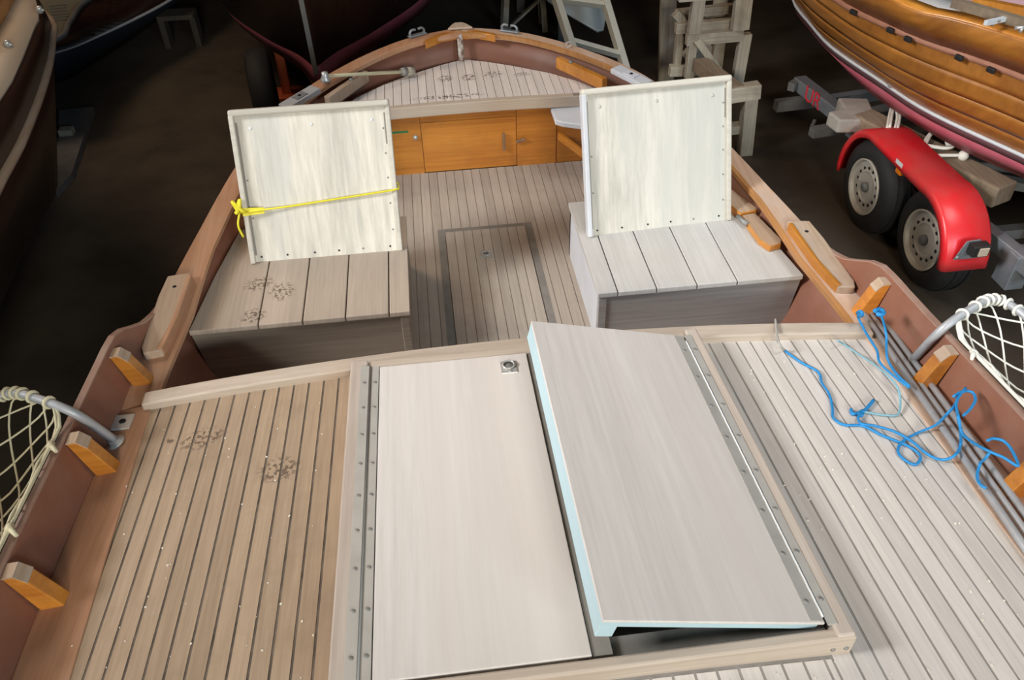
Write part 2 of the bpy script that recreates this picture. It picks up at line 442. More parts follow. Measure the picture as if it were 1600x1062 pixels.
# bulwarks with swept forward end, knees
BH = [(-.6, .155), (2.13, .155), (2.2, .15), (2.26, .128), (2.32, .09), (2.38, .055), (2.45, .032), (2.55, .015), (2.68, .003)]
yb = [-.5+.2*i for i in range(13)]+[2.05, 2.13, 2.17, 2.2, 2.23, 2.26, 2.29, 2.32, 2.35, 2.38, 2.42, 2.46, 2.5, 2.56, 2.62, 2.68]
for sgn in (1, -1):
    A, B, Cc, D = [], [], [], []
    for y in yb:
        xo = interp(OB, y)-.004; zf = interp(ZG, y)-.002; h = interp(BH, y); fl_ = .035*h/.155
        A.append(Vector((sgn*(xo+fl_), y, zf+h))); B.append(Vector((sgn*(xo-.022+fl_), y, zf+h)))
        Cc.append(Vector((sgn*(xo-.022), y, zf-.03))); D.append(Vector((sgn*xo, y, zf-.03)))
    m = MB(); m.strip(A, B, Cc, D)
    bw = m.build('bulwark', 'brown_paint', boat, bevel=.004)
    U = Vector((0, 0, .003)); m = MB(); m.strip([a+U for a in A], [b+U for b in B], [b-U for b in B], [a-U for a in A]); m.build('worn_top_edge', 'worn_edge', bw)
    for y in (2.13, 1.72, 1.25, .78):
        xo = interp(OB, y)-.028; zf = deckz(xo, y)+.004
        yw = .022
        P = [Vector((sgn*(xo-.065), y-yw, zf)), Vector((sgn*xo, y-yw, zf)), Vector((sgn*(xo+.034), y-yw, zf+.145)), Vector((sgn*(xo+.006), y-yw, zf+.148)), Vector((sgn*(xo-.018), y-yw, zf+.12))]
        m = MB(); m.prism(P, (0, 2*yw, 0)); kn_ = m.build('knee', 'varnish', boat, bevel=.004)
        m = MB(); U2 = Vector((0, 0, .0035)); m.prism([P[2]+U2, P[3]+U2, P[4]+U2, P[4]-U2*.2, P[3]-U2*.2, P[2]-U2*.2], (0, 2*yw, 0)); m.build('worn_top', 'worn_pad', kn_)

# aft deck planking
m = MB(); m2 = MB(); nx = 28
gx = [-1.22+2.44*i/nx for i in range(nx+1)]
for (x0, x1, y0, y1) in ((-1.22, -.535, .8, 2.03), (.535, 1.22, .8, 2.03), (-1.16, 1.16, -.5, .83)):
    k = 14
    for i in range(k):
        mm_ = m2 if x0+(x1-x0)*(i+.5)/k > 0 else m
        a = x0+(x1-x0)*i/k; b = x0+(x1-x0)*(i+1)/k
        mm_.hexa([(a, y0, deckz(a, y0, -.08)), (b, y0, deckz(b, y0, -.08)), (b, y1, deckz(b, y1, -.08)), (a, y1, deckz(a, y1, -.08)),
                (a, y0, deckz(a, y0, -.0514)), (b, y0, deckz(b, y0, -.0514)), (b, y1, deckz(b, y1, -.0514)), (a, y1, deckz(a, y1, -.0514))])
aft = m.build('aft_deck', 'caulk', boat)
m2.build('seam_compound', 'caulk_grey', aft)
PW = .0487; GAP = .0065
def dplank(a, b, y0, y1, mat='deck_teak'):
    a += GAP/2; b -= GAP/2
    m = MB(); m.hexa([(a, y0, deckz(a, y0, -.07)), (b, y0, deckz(b, y0, -.07)), (b, y1, deckz(b, y1, -.07)), (a, y1, deckz(a, y1, -.07)),
                      (a, y0, deckz(a, y0)), (b, y0, deckz(b, y0)), (b, y1, deckz(b, y1)), (a, y1, deckz(a, y1))])
    m.build('deck_plank', mat, aft)
k = 0
while .545+PW*k < 1.2:
    a = .545+PW*k; b = min(a+PW, 1.222)
    for s_ in (1, -1):
        x0, x1 = (a, b) if s_ > 0 else (-b, -a)
        dplank(x0, x1, -.45 if b < 1.06 else .1, 2.0, 'deck_teak' if s_ > 0 else 'deck_teak_port_dim')
    k += 1
x = -.545
while x < .544:
    dplank(x, min(x+PW*1.0, .545), -.45, .80, 'deck_teak' if x > 0 else 'deck_teak_port_dim'); x += PW
# front coaming of the aft deck
m = MB(); n = 24; A, B, Cc, D = [], [], [], []
for i in range(n+1):
    x = -1.235+2.47*i/n
    z = deckz(x, 2.0, -.018); A.append(Vector((x, 2.035, z))); B.append(Vector((x, 1.975, z))); Cc.append(Vector((x, 1.975, z-.05))); D.append(Vector((x, 2.035, z-.075)))
m.strip(A, B, Cc, D); m.build('deck_coaming', 'trim_teak', boat, bevel=.006)
# bulkhead under the aft deck edge
m = MB(); m.prism([Vector((x, 2.0, deckz(x, 2.0, -.07))) for x in (-1.19, -.6, 0, .6, 1.19)]+[Vector((1.14, 2.0, -.6)), Vector((-1.14, 2.0, -.6))], (0, .02, 0)); m.build('aft_bulkhead', 'brown_paint', boat)

# ---------------------------------------------------------------- aft hatch
def hz(y, off=0.0): return off+SLOPE*(1.93-y)
Y0, Y1 = .845, 1.965
def hbox(m, x0, x1, y0, y1, lo, hi):
    m.hexa([(x0, y0, hz(y0, lo)), (x1, y0, hz(y0, lo)), (x1, y1, hz(y1, lo)), (x0, y1, hz(y1, lo)), (x0, y0, hz(y0, hi)), (x1, y0, hz(y0, hi)), (x1, y1, hz(y1, hi)), (x0, y1, hz(y1, hi))])
frame = one('hatch_frame', 'gasket', boat, lambda m: (hbox(m, -.50, .54, Y0+.01, Y1-.02, -.30, -.28), hbox(m, -.012, .018, Y0, Y1-.01, -.06, -.012), hbox(m, .0185, .062, Y0, Y1-.01, -.03, -.006), hbox(m, .02, .54, Y0-.005, Y0+.05, -.06, -.022)))
# inner dark well walls
one('well_lining', 'galv_dark', frame, lambda m: (hbox(m, -.51, -.50, Y0, Y1-.02, -.29, -.02), hbox(m, .552, .56, Y0, Y1-.02, -.29, -.02), hbox(m, -.50, .55, Y1-.04, Y1-.03, -.29, -.02)))
for (a, b) in ((-.545, -.488), (.548, .590)):
    one('side_rail', 'trim_teak_long', frame, lambda m: hbox(m, a, b, Y0-.03, Y1+.005, -.085, .004), bevel=.006)
one('front_rail', 'trim_teak', frame, lambda m: hbox(m, -.486, .546, Y1-.03, Y1+.005, -.06, -.004), bevel=.004)
nr = one('near_rail', 'trim_teak', frame, lambda m: hbox(m, -.545, .592, Y0-.035, Y0-.006, -.085, -.001), bevel=.006)
def screw(c, nrm, parent, r=.006, mat='dull_steel', name='screw'):
    m = MB(); m.lathe([(r, -.002), (r, .0012), (r*.7, .002), (.0, .002)], c, nrm, 8); return m.build(name, mat, parent)
for x in (.575, .545): screw((x, Y0-.036, hz(Y0, -.04)), (0, -1, 0), nr, .006)
# left lid (closed)
LX0, LX1 = -.452, .018
lid = one('hatch_lid', 'hatch_ply', boat, lambda m: hbox(m, LX0, LX1-.002, Y0, Y1-.035, -.022, .0), bevel=.002)
lid['label'] = 'closed port hatch lid of pale bare wood'
hl = one('hinge_leaf', 'alu', lid, lambda m: (hbox(m, -.478, -.4545, Y0, Y1-.03, -.012, .0005),), bevel=.001)
hl2 = one('hinge_leaf', 'alu', lid, lambda m: (hbox(m, -.512, -.484, Y0, Y1-.03, -.002, .0062),), bevel=.001)
one('hinge_pin', 'dull_steel', lid, lambda m: m.tube([(-.482, Y0, hz(Y0, .001)), (-.482, Y1-.03, hz(Y1-.03, .001))], .004, 6))
HN = Vector((0, SLOPE, 1)).normalized()
for i in range(9):
    y = Y0+.06+.118*i
    screw((-.498, y, hz(y, .0065)), HN, lid, .0055); screw((-.466, y+.004, hz(y, .0005)), HN, lid, .0055)
# flush ring pull
ring_c = Vector((0, 0, 0)); rp = None
for _ in range(6):
    zc = 0 if rp is None else hz(rp.y); rp = pz(795, 574, zc)
pl = one('ring_plate', 'steel', lid, lambda m: m.obox(rp+HN*.001, (1, 0, 0), (0, 1, -SLOPE), HN, .026, .03, .0025), bevel=.002)
one('ring_recess', 'dull_steel', pl, lambda m: m.lathe([(.017, .003), (.017, .0042), (.0, .0042)], rp+Vector((0, .006, 0)), HN, 20))
one('pull_ring', 'steel', pl, lambda m: m.tube([rp+Vector((.018*math.cos(t), .006+.018*math.sin(t), 0))+HN*.007 for t in [2*math.pi*i/20 for i in range(20)]], .0035, 6, closed=True))
one('pull_tab', 'steel', pl, lambda m: m.obox(rp+Vector((0, -.019, 0))+HN*.006, (1, 0, 0), (0, 1, -SLOPE), HN, .005, .007, .002))
# right lid (propped open by hinging about its starboard edge)
W2 = .515; ang = math.radians(14.0); HX = .533
ca, sa = math.cos(ang), math.sin(ang)
def lid2(s, y, h):   # s: 0 at hinge .. W2 at free edge; h height above the lid's underside plane
    return Vector((HX-s*ca+h*sa, y, hz(y)+s*sa+h*ca))
def l2box(m, s0, s1, y0, y1, h0, h1):
    m.hexa([lid2(s1, y0, h0), lid2(s0, y0, h0), lid2(s0, y1, h0), lid2(s1, y1, h0), lid2(s1, y0, h1), lid2(s0, y0, h1), lid2(s0, y1, h1), lid2(s1, y1, h1)])
lr = one('hatch_lid', 'hatch_ply', boat, lambda m: l2box(m, .0, W2, Y0+.005, Y1-.03, -.004, .004), bevel=.0015)
lr['label'] = 'starboard hatch lid of bare wood standing partly open, pale blue underside'
one('lid_core', 'pale_blue', lr, lambda m: (l2box(m, .012, W2-.001, Y0+.007, Y1-.033, -.022, -.0042),))
one('lid_batten', 'pale_blue', lr, lambda m: l2box(m, W2-.04, W2-.001, Y0+.007, Y1-.033, -.062, -.0222), bevel=.002)
HN2 = (lid2(0, 1, 1)-lid2(0, 1, 0)).normalized()
one('hinge_leaf', 'alu', lr, lambda m: l2box(m, .004, .034, Y0+.01, Y1-.035, .004, .0052))
one('hinge_leaf', 'alu', lr, lambda m: hbox(m, HX+.006, HX+.026, Y0, Y1-.03, .0, .0065))
one('hinge_pin', 'white_plastic', lr, lambda m: m.tube([(HX+.002, Y0+.02+.02*i, hz(Y0+.02+.02*i, .005)+(.0012 if i % 2 else 0)) for i in range(53)], .0028, 6))
for i in range(8):
    y = Y0+.06+.135*i
    screw(lid2(.022, y, .0053), HN2, lr, .0055); screw((HX+.016, y+.004, hz(y, .0068)), HN, lr, .0055)

# ---------------------------------------------------------------- cockpit floor
ZF = -.48
cf = one('cockpit_sole', 'caulk_floor', boat, lambda m: m.prism([Vector((x, y, ZF-.03)) for x, y in ((-1.0, 1.9), (1.0, 1.9), (1.0, 2.9), (.88, 3.5), (.66, 4.0), (-.66, 4.0), (-.88, 3.5), (-1.0, 2.9))], (0, 0, .0285)))
FP = .0468
def fl_end(x): return 4.0 if abs(x) < .66 else 4.0-(abs(x)-.66)*1.9
HW = .235; HYF = 3.425; HYN = 2.15
i = -21
while i < 21:
    a = i*FP+.0235; b = a+FP; i += 1
    if abs(a) > .95: continue
    segs = [(1.92, fl_end(max(abs(a), abs(b))))]
    if b > -HW and a < HW:
        if a >= -HW-.001 and b <= HW+.001: segs = [(1.92, HYN), (HYF, 4.0)]
        else: segs = [(1.92, HYN), (HYF, 4.0)]; 
    for (y0, y1) in segs:
        one('floor_plank', 'floor_teak', cf, lambda m: m.box(a+.0018, b-.0018, y0, y1, ZF-.015, ZF))
    if b > -HW and a < HW and not (a >= -HW-.001 and b <= HW+.001):
        if a < -HW: one('floor_plank', 'floor_teak', cf, lambda m: m.box(a+.0018, -HW, HYN, HYF, ZF-.015, ZF))
        else: one('floor_plank', 'floor_teak', cf, lambda m: m.box(HW, b-.0018, HYN, HYF, ZF-.015, ZF))
one('hatch_gasket', 'gasket', cf, lambda m: (m.box(-HW, -.200, HYN, HYF, ZF-.0015, ZF+.0005), m.box(.200, HW, HYN, HYF, ZF-.0015, ZF+.0005), m.box(-.2, .2, HYF-.032, HYF, ZF-.0015, ZF+.0005), m.box(-.2, .2, HYN, HYN+.03, ZF-.0015, ZF+.0005)))
fh = thing('hatch_cover', 'planked teak hatch cover with flush ring set in the cockpit floor', 'hatch cover', (0, 2.8, ZF-.004))
one('cover_base', 'caulk_floor', fh, lambda m: m.box(-.197, .197, HYN+.033, HYF-.035, ZF-.0015, ZF+.0035))
for j in range(9):
    a = -.197+.394*j/9+(.0018 if j else 0); b = -.197+.394*(j+1)/9-(.0018 if j < 8 else 0)
    one('cover_plank', 'floor_teak', fh, lambda m: m.box(a, b, HYN+.033, HYF-.035, ZF+.0035, ZF+.005))
rc = pz(759, 397, ZF+.006)
pl = one('ring_plate', 'alu', fh, lambda m: m.obox(rc, (1, 0, 0), (0, 1, 0), (0, 0, 1), .032, .03, .0015))
one('ring_recess', 'dull_steel', pl, lambda m: m.lathe([(.018, .001), (.018, .0022), (.0, .0022)], rc, (0, 0, 1), 18))
one('pull_ring', 'steel', pl, lambda m: m.tube([rc+Vector((.017*math.cos(t), .017*math.sin(t), .004)) for t in [2*math.pi*i_/18 for i_ in range(18)]], .003, 6, closed=True))

# ---------------------------------------------------------------- seat boxes and lids
ZT = -.2; BY0, BY1 = 2.45, 3.13
for sgn in (-1, 1):
    xin = .375
    def xo(y, z): return interp(OB, y)*(.918 if z > -.3 else .895)-.004
    box = MB()
    P = [Vector((sgn*xin, BY0+.012, ZF)), Vector((sgn*xo(BY0, -.48), BY0+.012, ZF)), Vector((sgn*xo(BY0, -.2), BY0+.012, ZT-.022)), Vector((sgn*xin, BY0+.012, ZT-.022))]
    box.prism(P, (0, .02, 0))
    sb = box.build('seat_box', 'box_front' if sgn < 0 else 'box_front_grey', boat)
    one('side_panel', 'box_front' if sgn < 0 else 'pale_cool_white', sb, lambda m: m.box(min(sgn*xin, sgn*(xin+.02)), max(sgn*xin, sgn*(xin+.02)), BY0+.034, BY1, ZF, ZT-.022))  # starboard panel paler and bluer than its front, side light put into colour
    one('corner_post', 'box_front' if sgn < 0 else 'box_front_grey', sb, lambda m: m.box(min(sgn*(xin-.004), sgn*(xin+.03)), max(sgn*(xin-.004), sgn*(xin+.03)), BY0+.006, BY0+.034, ZF, ZT-.022), bevel=.003)
    one('back_panel', 'box_front', sb, lambda m: m.prism([Vector((sgn*xin, BY1-.02, ZF)), Vector((sgn*xo(BY1, -.48), BY1-.02, ZF)), Vector((sgn*xo(BY1, -.2), BY1-.02, ZT-.022)), Vector((sgn*xin, BY1-.02, ZT-.022))], (0, .02, 0)))
    ed = ([-.366, -.445, -.610, -.772, -.938, None] if sgn < 0 else [.366, .445, .600, .762, .925, None])
    for q in range(5):
        a = ed[q]; b = ed[q+1]
        gp = .0025
        if b is None:
            poly = [Vector((a+sgn*gp, BY0, ZT-.022)), Vector((sgn*xo(BY0, -.2), BY0, ZT-.022)), Vector((sgn*xo((BY0+BY1)/2, -.2), (BY0+BY1)/2, ZT-.022)), Vector((sgn*xo(BY1, -.2), BY1, ZT-.022)), Vector((a+sgn*gp, BY1, ZT-.022))]
        else:
            a2 = a+(sgn*gp if q else 0); b2 = b-sgn*gp
            poly = [Vector((a2, BY0, ZT-.022)), Vector((b2, BY0, ZT-.022)), Vector((b2, BY1, ZT-.022)), Vector((a2, BY1, ZT-.022))]
        one('seat_plank', 'box_teak' if sgn < 0 else 'box_grey', sb, lambda m: m.prism(poly, (0, 0, .022)), bevel=.0025)
    # lid standing open (underside towards the stern)
    if sgn < 0: A_, B_, H_, T_, ln = Vector((-1.011, 2.864, ZT)), Vector((-.386, 2.862, ZT)), .612, 21.5, 1.0
    else: A_, B_, H_, T_, ln = Vector((.399, 2.844, ZT)), Vector((1.036, 2.882, ZT)), .602, 24.0, 1.0
    w = (B_-A_).normalized(); Wd = (B_-A_).length; nn = Vector((-w.y, w.x, 0)); t = math.radians(T_); l = math.radians(ln)
    up = (Vector((0, 0, 1))*math.cos(t)+nn*math.sin(t)); up = up*math.cos(l)+w*math.sin(l); up.normalize()
    bk = -w.cross(up).normalized()         # pointing forward/down behind the lid
    if bk.y < 0: bk = -bk
    c = lambda a, b, d, A_=A_, w=w, up=up, bk=bk: A_+w*a+up*b+bk*d
    def lb(m, a0, a1, b0, b1, d0, d1): m.hexa([c(a0, b0, d0), c(a1, b0, d0), c(a1, b0, d1), c(a0, b0, d1), c(a0, b1, d0), c(a1, b1, d0), c(a1, b1, d1), c(a0, b1, d1)])
    ld = one('seat_lid', 'lid_ply', boat, lambda m: lb(m, .012, Wd-.012, .0, H_-.014, .004, .02))
    one('lid_top_rail', 'lid_rail', ld, lambda m: lb(m, .0, Wd, H_-.026, H_, -.018, .03), bevel=.008)
    one('lid_side_rail', 'lid_rail' if sgn < 0 else 'pale_cool_white', ld, lambda m: lb(m, .0, .02, -.0, H_-.02, -.018, .03), bevel=.004)
    one('lid_side_rail', 'lid_rail', ld, lambda m: lb(m, Wd-.02, Wd, -.0, H_-.02, (-.004 if sgn < 0 else -.014), .03), bevel=.004)
    one('lid_groove', 'gasket', ld, lambda m: lb(m, .020, .027, .03, H_-.05, .002, .005))
    one('lid_groove', 'gasket', ld, lambda m: lb(m, Wd-.026, Wd-.021, H_*.72, H_-.05, .002, .005))
    for f in (.07, .24, .42, .58, .74, .92): screw(c(Wd*f, .022, .004), -bk, ld, .0045, 'black_plastic' if f not in (.74,) else 'dull_steel')
    for f in (.15, .33, .5, .66, .82): screw(c(Wd-.032, H_*f, .004), -bk, ld, .004, 'dull_steel')
    for f in (.3, .55): screw(c(.034, H_*f, .004), -bk, ld, .004, 'dull_steel')
    for f in (.12, .5, .88): screw(c(Wd*f, H_-.075, .004), -bk, ld, .007, 'white_plastic' if sgn < 0 else 'alu', 'rivet')
    if sgn < 0: LIDL = c; LWD = Wd

# ---------------------------------------------------------------- forward bulkhead and foredeck
YB = 4.0; ZB = -.125
bh = one('bulkhead', 'varnish', boat, lambda m: m.prism([Vector((-.80, YB+.02, ZF-.02)), Vector((.80, YB+.02, ZF-.02)), Vector((.86, YB+.02, ZB+.03)), Vector((-.86, YB+.02, ZB+.03))], (0, .02, 0)))
def bp_(u, v): return py(u, v, YB)
dl, dr = bp_(657, 195).x, bp_(806, 180).x; dtop = (bp_(657, 195).z+bp_(806, 180).z)/2
one('panel', 'varnish', bh, lambda m: m.box(-.79, dl-.003, YB, YB+.02, ZF, ZB+.02))
one('panel', 'varnish', bh, lambda m: m.box(dr+.003, .45, YB, YB+.02, ZF, ZB+.02))
one('panel', 'varnish', bh, lambda m: m.box(.453, .79, YB+.004, YB+.02, ZF, ZB+.02))
one('top_panel', 'varnish', bh, lambda m: m.box(dl, dr, YB, YB+.02, dtop+.004, ZB+.02))
door = one('locker_door', 'varnish', bh, lambda m: m.box(dl+.001, dr-.001, YB+.003, YB+.02, ZF+.004, dtop))
def tb(u, v, u2, v2, w):
    a = py(u, v, YB-.012); b = py(u2, v2, YB-.012); m = MB(); m.beam(a, b, .016, w, up=(0, -1, 0)); m.build('turn_button', 'button_wood', bh, bevel=.004)
tb(787, 208, 788, 235, .014); tb(806, 222, 821, 217, .014)
kn = py(649, 215, YB-.008); one('door_knob', 'steel', bh, lambda m: m.lathe([(.012, .0), (.014, .006), (.011, .014), (.0, .018)], kn+Vector((0, .008, 0)), (0, -1, 0), 14))
gt0, gt1 = py(612, 207, YB-.001), py(638, 206, YB-.001)
one('tape_strip', 'green_tape', bh, lambda m: m.box(gt0.x-.06, gt1.x, YB-.0015, YB, gt0.z-.008, gt0.z+.004))
# shelf and brace to starboard
one('side_shelf', 'pale_cool_white', boat, lambda m: m.prism([Vector((.415, 4.0, -.165)), Vector((.415, 3.82, -.165)), Vector((.45, 3.79, -.165)), Vector((.80, 3.62, -.165)), Vector((.84, 4.0, -.165))], (0, 0, .03)), bevel=.006)
ba, bb = py(873, 212, 3.98), py(925, 250, 3.75)
one('shelf_brace', 'varnish', boat, lambda m: m.beam(ba, bb, .02, .045, up=(0, -.3, 1)), bevel=.003)
ZD = -.07
fd_edge = [(.0, 4.52), (.14, 4.455), (.27, 4.375), (.45, 4.25), (.58, 4.12), (.66, 4.01), (.72, 3.95)]
def fend(x): return interp(fd_edge, abs(x))
fd = one('foredeck', 'caulk_floor', boat, lambda m: m.prism([Vector((x, y, ZD-.02)) for x, y in ((-.72, 3.95), (.72, 3.95))]+[Vector((x, y, ZD-.02)) for x, y in fd_edge[::-1][1:]]+[Vector((-x, y, ZD-.02)) for x, y in fd_edge[1:-1]], (0, 0, .017)))
pw = .0445; i = -16
while i < 16:
    a = i*pw+.0015; b = (i+1)*pw-.0015; i += 1
    if max(abs(a), abs(b)) > .70: continue
    pts = [Vector((a, 3.98, ZD-.01)), Vector((b, 3.98, ZD-.01)), Vector((b, fend(b), ZD-.01)), Vector((a, fend(a), ZD-.01))]
    one('foredeck_plank', 'fore_teak', fd, lambda m: m.prism(pts, (0, 0, .010)))
one('deck_edge_timber', 'trim_teak', fd, lambda m: m.strip(*[[Vector((x, yy, (ZD+.006 if top else ZB)-.02*(x/.8)**2)) for x in [-.78+.156*k_ for k_ in range(11)]] for yy, top in ((3.985, 1), (3.945, 1), (3.945, 0), (3.985, 0))]), bevel=.005)
# breasthook, stem head, lashing
P = []
for (u, v) in ((664, 66), (690, 55), (714, 51), (745, 50), (774, 55)): P.append(pz(u, v, .075))
bhk = MB(); Q = [p+Vector((0, .035, 0)) for p in P]
bhk.strip(P, Q, [q-Vector((0, 0, .04)) for q in Q], [p-Vector((0, 0, .04)) for p in P]); bhk.build('breasthook', 'varnish', boat, bevel=.004)
one('stem_cap', 'worn_pad', boat, lambda m: m.prism([Vector(p) for p in ((-.075, 4.57, .079), (.065, 4.57, .079), (.03, 4.635, .079), (.012, 4.655, .079), (-.03, 4.655, .079), (-.045, 4.635, .079))], (0, 0, .012)), bevel=.004)
sa_, sb_ = Vector((-.012, 4.50, -.07)), Vector((-.012, 4.545, .065))
stem = one('stem_post', 'flaked_paint', boat, lambda m: m.tube([sa_, sb_], .017, 10))
# fairleads
for (u, v) in ((652, 56), (796, 50)):
    c0 = pz(u, v, .07); d0 = Vector((1, .55 if c0.x < 0 else -.55, 0)).normalized(); sd0 = Vector((-d0.y, d0.x, 0))
    f_ = one('fairlead', 'galv', boat, lambda m: m.obox(c0+Vector((0, 0, .006)), d0, sd0, (0, 0, 1), .055, .014, .005), bevel=.003)
    for s0 in (-1, 1):
        one('fairlead_horn', 'galv', f_, lambda m: m.tube(catmull([c0+d0*.04*s0, c0+d0*.045*s0+Vector((0, 0, .025)), c0+d0*.03*s0+Vector((0, 0, .038)), c0+d0*.008*s0+Vector((0, 0, .036))], 4), .007, 8))
ey = pz(888, 73, .05)
one('eye_bolt', 'steel', boat, lambda m: m.tube([ey+Vector((.014*math.cos(t_), 0, .012+.014*math.sin(t_))) for t_ in [2*math.pi*q/14 for q in range(14)]], .003, 6, closed=True))
# grey rowlock blocks, inner cleat boards on the rail
for (a, b) in (((448, 160), (488, 141)), ((965, 108), (1008, 124))):
    p0, p1 = pz(*a, .02), pz(*b, .02); d0 = (p1-p0).normalized(); md = (p0+p1)/2
    md.z = interp(ZG, md.y)+.012; d0.z = (interp(ZG, p1.y)-interp(ZG, p0.y))/max(.05, (p1-p0).length); d0.normalize()
    blk = one('rowlock_block', 'grey_deck' if md.x < 0 else 'pale_cool_white', boat, lambda m: m.beam(md-d0*.11, md+d0*.11, .075, .026), bevel=.004)
    one('socket_plate', 'galv' if md.x < 0 else 'pale_cool_white', blk, lambda m: m.beam(md-d0*.035+Vector((0, 0, .014)), md+d0*.035+Vector((0, 0, .014)), .045, .006))
    one('socket_hole', 'black_hole', blk, lambda m: m.lathe([(.009, 0), (.009, .003), (0, .003)], md+Vector((0, 0, .0155)), (0, 0, 1), 12))
for (a, b) in (((512, 160), (572, 118)), ((872, 97), (945, 131))):
    p0, p1 = pz(*a, -.02), pz(*b, -.02)
    cb_ = one('cleat_board', 'raw_board' if p0.x < 0 else 'varnish_long', boat, lambda m: m.beam(p0, p1, .035, .06), bevel=.004)
    mm = p0.lerp(p1, .28 if p0.x > 0 else .62)
    one('bolt', 'dull_steel', cb_, lambda m: m.lathe([(.012, 0), (.012, .008), (0, .012)], mm+Vector((0, 0, .03)), (0, -.2, 1), 10))
# chock pads on the side rail
for sgn in (-1, 1):
    P = [(1.225, 2.245), (1.215, 2.30), (1.205, 2.42), (1.195, 2.68), (1.282, 2.67), (1.296, 2.55), (1.298, 2.27), (1.285, 2.235)]
    P = [Vector((sgn*x, y, interp(ZG, y)-.004)) for x, y in P]
    pd = one('chock_pad', 'worn_pad' if sgn > 0 else 'raw_board', boat, lambda m: m.prism(P, (0, 0, .036)), bevel=.005)
    one('pad_edge', 'varnish_long' if sgn > 0 else 'port_gunwale', pd, lambda m: m.prism([Vector((sgn*x, y, interp(ZG, y)-.002)) for x, y in ((1.222, 2.25), (1.210, 2.32), (1.199, 2.42), (1.188, 2.66), (1.206, 2.66), (1.216, 2.42), (1.23, 2.31), (1.24, 2.25))], (0, 0, .039)), bevel=.003)
    pc = Vector((sgn*1.243, 2.60, interp(ZG, 2.6)+.031))
    one('pad_hole', 'black_hole', pd, lambda m: m.lathe([(.008, 0), (.008, .002), (0, .002)], pc, (0, 0, 1), 12))
# plate and socket for the port net hoop
sp = on_aft(198, 661); one('socket_plate', 'alu', boat, lambda m: m.obox(sp+Vector((-.01, 0, .006)), (1, 0, 0), (0, 1, -SLOPE), HN, .03, .035, .004), bevel=.002)
one('socket_hole', 'black_hole', boat, lambda m: m.lathe([(.011, 0), (.011, .003), (0, .003)], sp+Vector((-.01, 0, .0085)), HN, 12))

# ================================================================== LOOSE THINGS ON THE BOAT
# net hoops
def hoop(sgn, label, matr):
    st = Vector((sgn*(1.285 if sgn < 0 else 1.305), 1.835, -.112))
    key = [st, Vector((sgn*1.335, 1.80, .05)), Vector((sgn*1.45, 1.84, .095)), Vector((sgn*1.51, 1.86, .10)), Vector((sgn*1.555, 1.845, .095)), Vector((sgn*1.59, 1.77, .085)), Vector((sgn*1.61, 1.65, .075)), Vector((sgn*1.64, 1.3, .07)), Vector((sgn*1.66, .8, .09)), Vector((sgn*1.64, .42, .10)), Vector((sgn*1.55, .33, .11)), Vector((sgn*1.37, .36, .15)), Vector((sgn*1.24, .36, .05))]
    path = catmull(key, 7)
    t = thing('net_hoop', label, 'net', st)
    one('hoop_tube', 'tube_grey', t, lambda m: m.tube(path, .0135, 10))
    one('base_flange', 'alu', t, lambda m: m.lathe([(.030 if sgn < 0 else .018, 0), (.030 if sgn < 0 else .018, .003), (.018, .006), (.0155, .02), (0, .02)], st-Vector((0, 0, .012)), (sgn*.35, 0, 1), 16))
    # inboard lashing rope along the bulwark top
    inner = [Vector((sgn*(interp(OB, y)+.03), y, interp(ZG, y)+.17)) for y in [1.76-.1*i for i in range(15)]]
    outer_ = resample(path[7*2+3:7*10], 60)
    inn = resample([path[10]]+inner, 60)
    one('lashing_rope', matr, t, lambda m: (m.tube(resample([path[10]]+inner, 40), .006, 6), m.tube([p+Vector((sgn*.007, 0, .008*math.sin(i*1.3))) for i, p in enumerate(resample([path[10]]+inner, 40))], .004, 5)))
    # turns of cord around the tube
    for k in range(11, 34, 3):
        pt = path[k]; tg = (path[k+1]-path[k-1]).normalized(); e1 = tg.orthogonal().normalized(); e2 = tg.cross(e1)
        one('cord_turn', matr, t, lambda m: m.tube([pt+(e1*math.cos(a)+e2*math.sin(a))*.0165+tg*.006*math.sin(a) for a in [2*math.pi*q/12 for q in range(12)]], .005, 5, closed=True))
    for k in range(4, 38, 8):
        pt = resample([path[10]]+inner, 40)[k]
        rr = random.Random(k)
        one('knot', matr, t, lambda m: (m.tube([pt, pt+Vector((-sgn*.012, -.012, .006)), pt+Vector((-sgn*(.024+.01*rr.random()), -.03, .004))], [.009, .007, .005], 6), m.tube([pt+Vector((0, .01, 0)), pt, pt+Vector((0, -.01, 0))], .011, 6)))
    # diamond netting between hoop tube and lashing rope
    NA, NB = 26, 7
    def gp(a, b):
        s_ = max(0, min(1, a/NA)); r_ = b/NB
        i_ = s_*59; i0 = int(min(58, i_)); fr = i_-i0
        pa = outer_[i0].lerp(outer_[i0+1], fr); pb = inn[i0].lerp(inn[i0+1], fr)
        p = pa.lerp(pb, r_); p.z -= .09*math.sin(math.pi*r_)*min(1, a/6+.15); return p
    m = MB()
    for b0 in range(-NA, NA, 1):
        for sg2 in (1, -1):
            pts = []
            for q in range(0, NB*2+1):
                b = q/2; a = (b0+b) if sg2 > 0 else (b0+NB-b)
                a = a*1.0
                if -0.01 <= a*1.0 <= NA+.01: pts.append(gp(a, b))
            if len(pts) > 2 and (b0 % 2 == 0): m.tube(pts, .0032, 5, cap=False)
    o = m.build('netting', matr, t)
hoop(-1, 'grey tube hoop with cream net on the port bulwark at left', 'cream_rope')
hoop(1, 'grey tube hoop with white net on the starboard bulwark at right', 'white_rope')

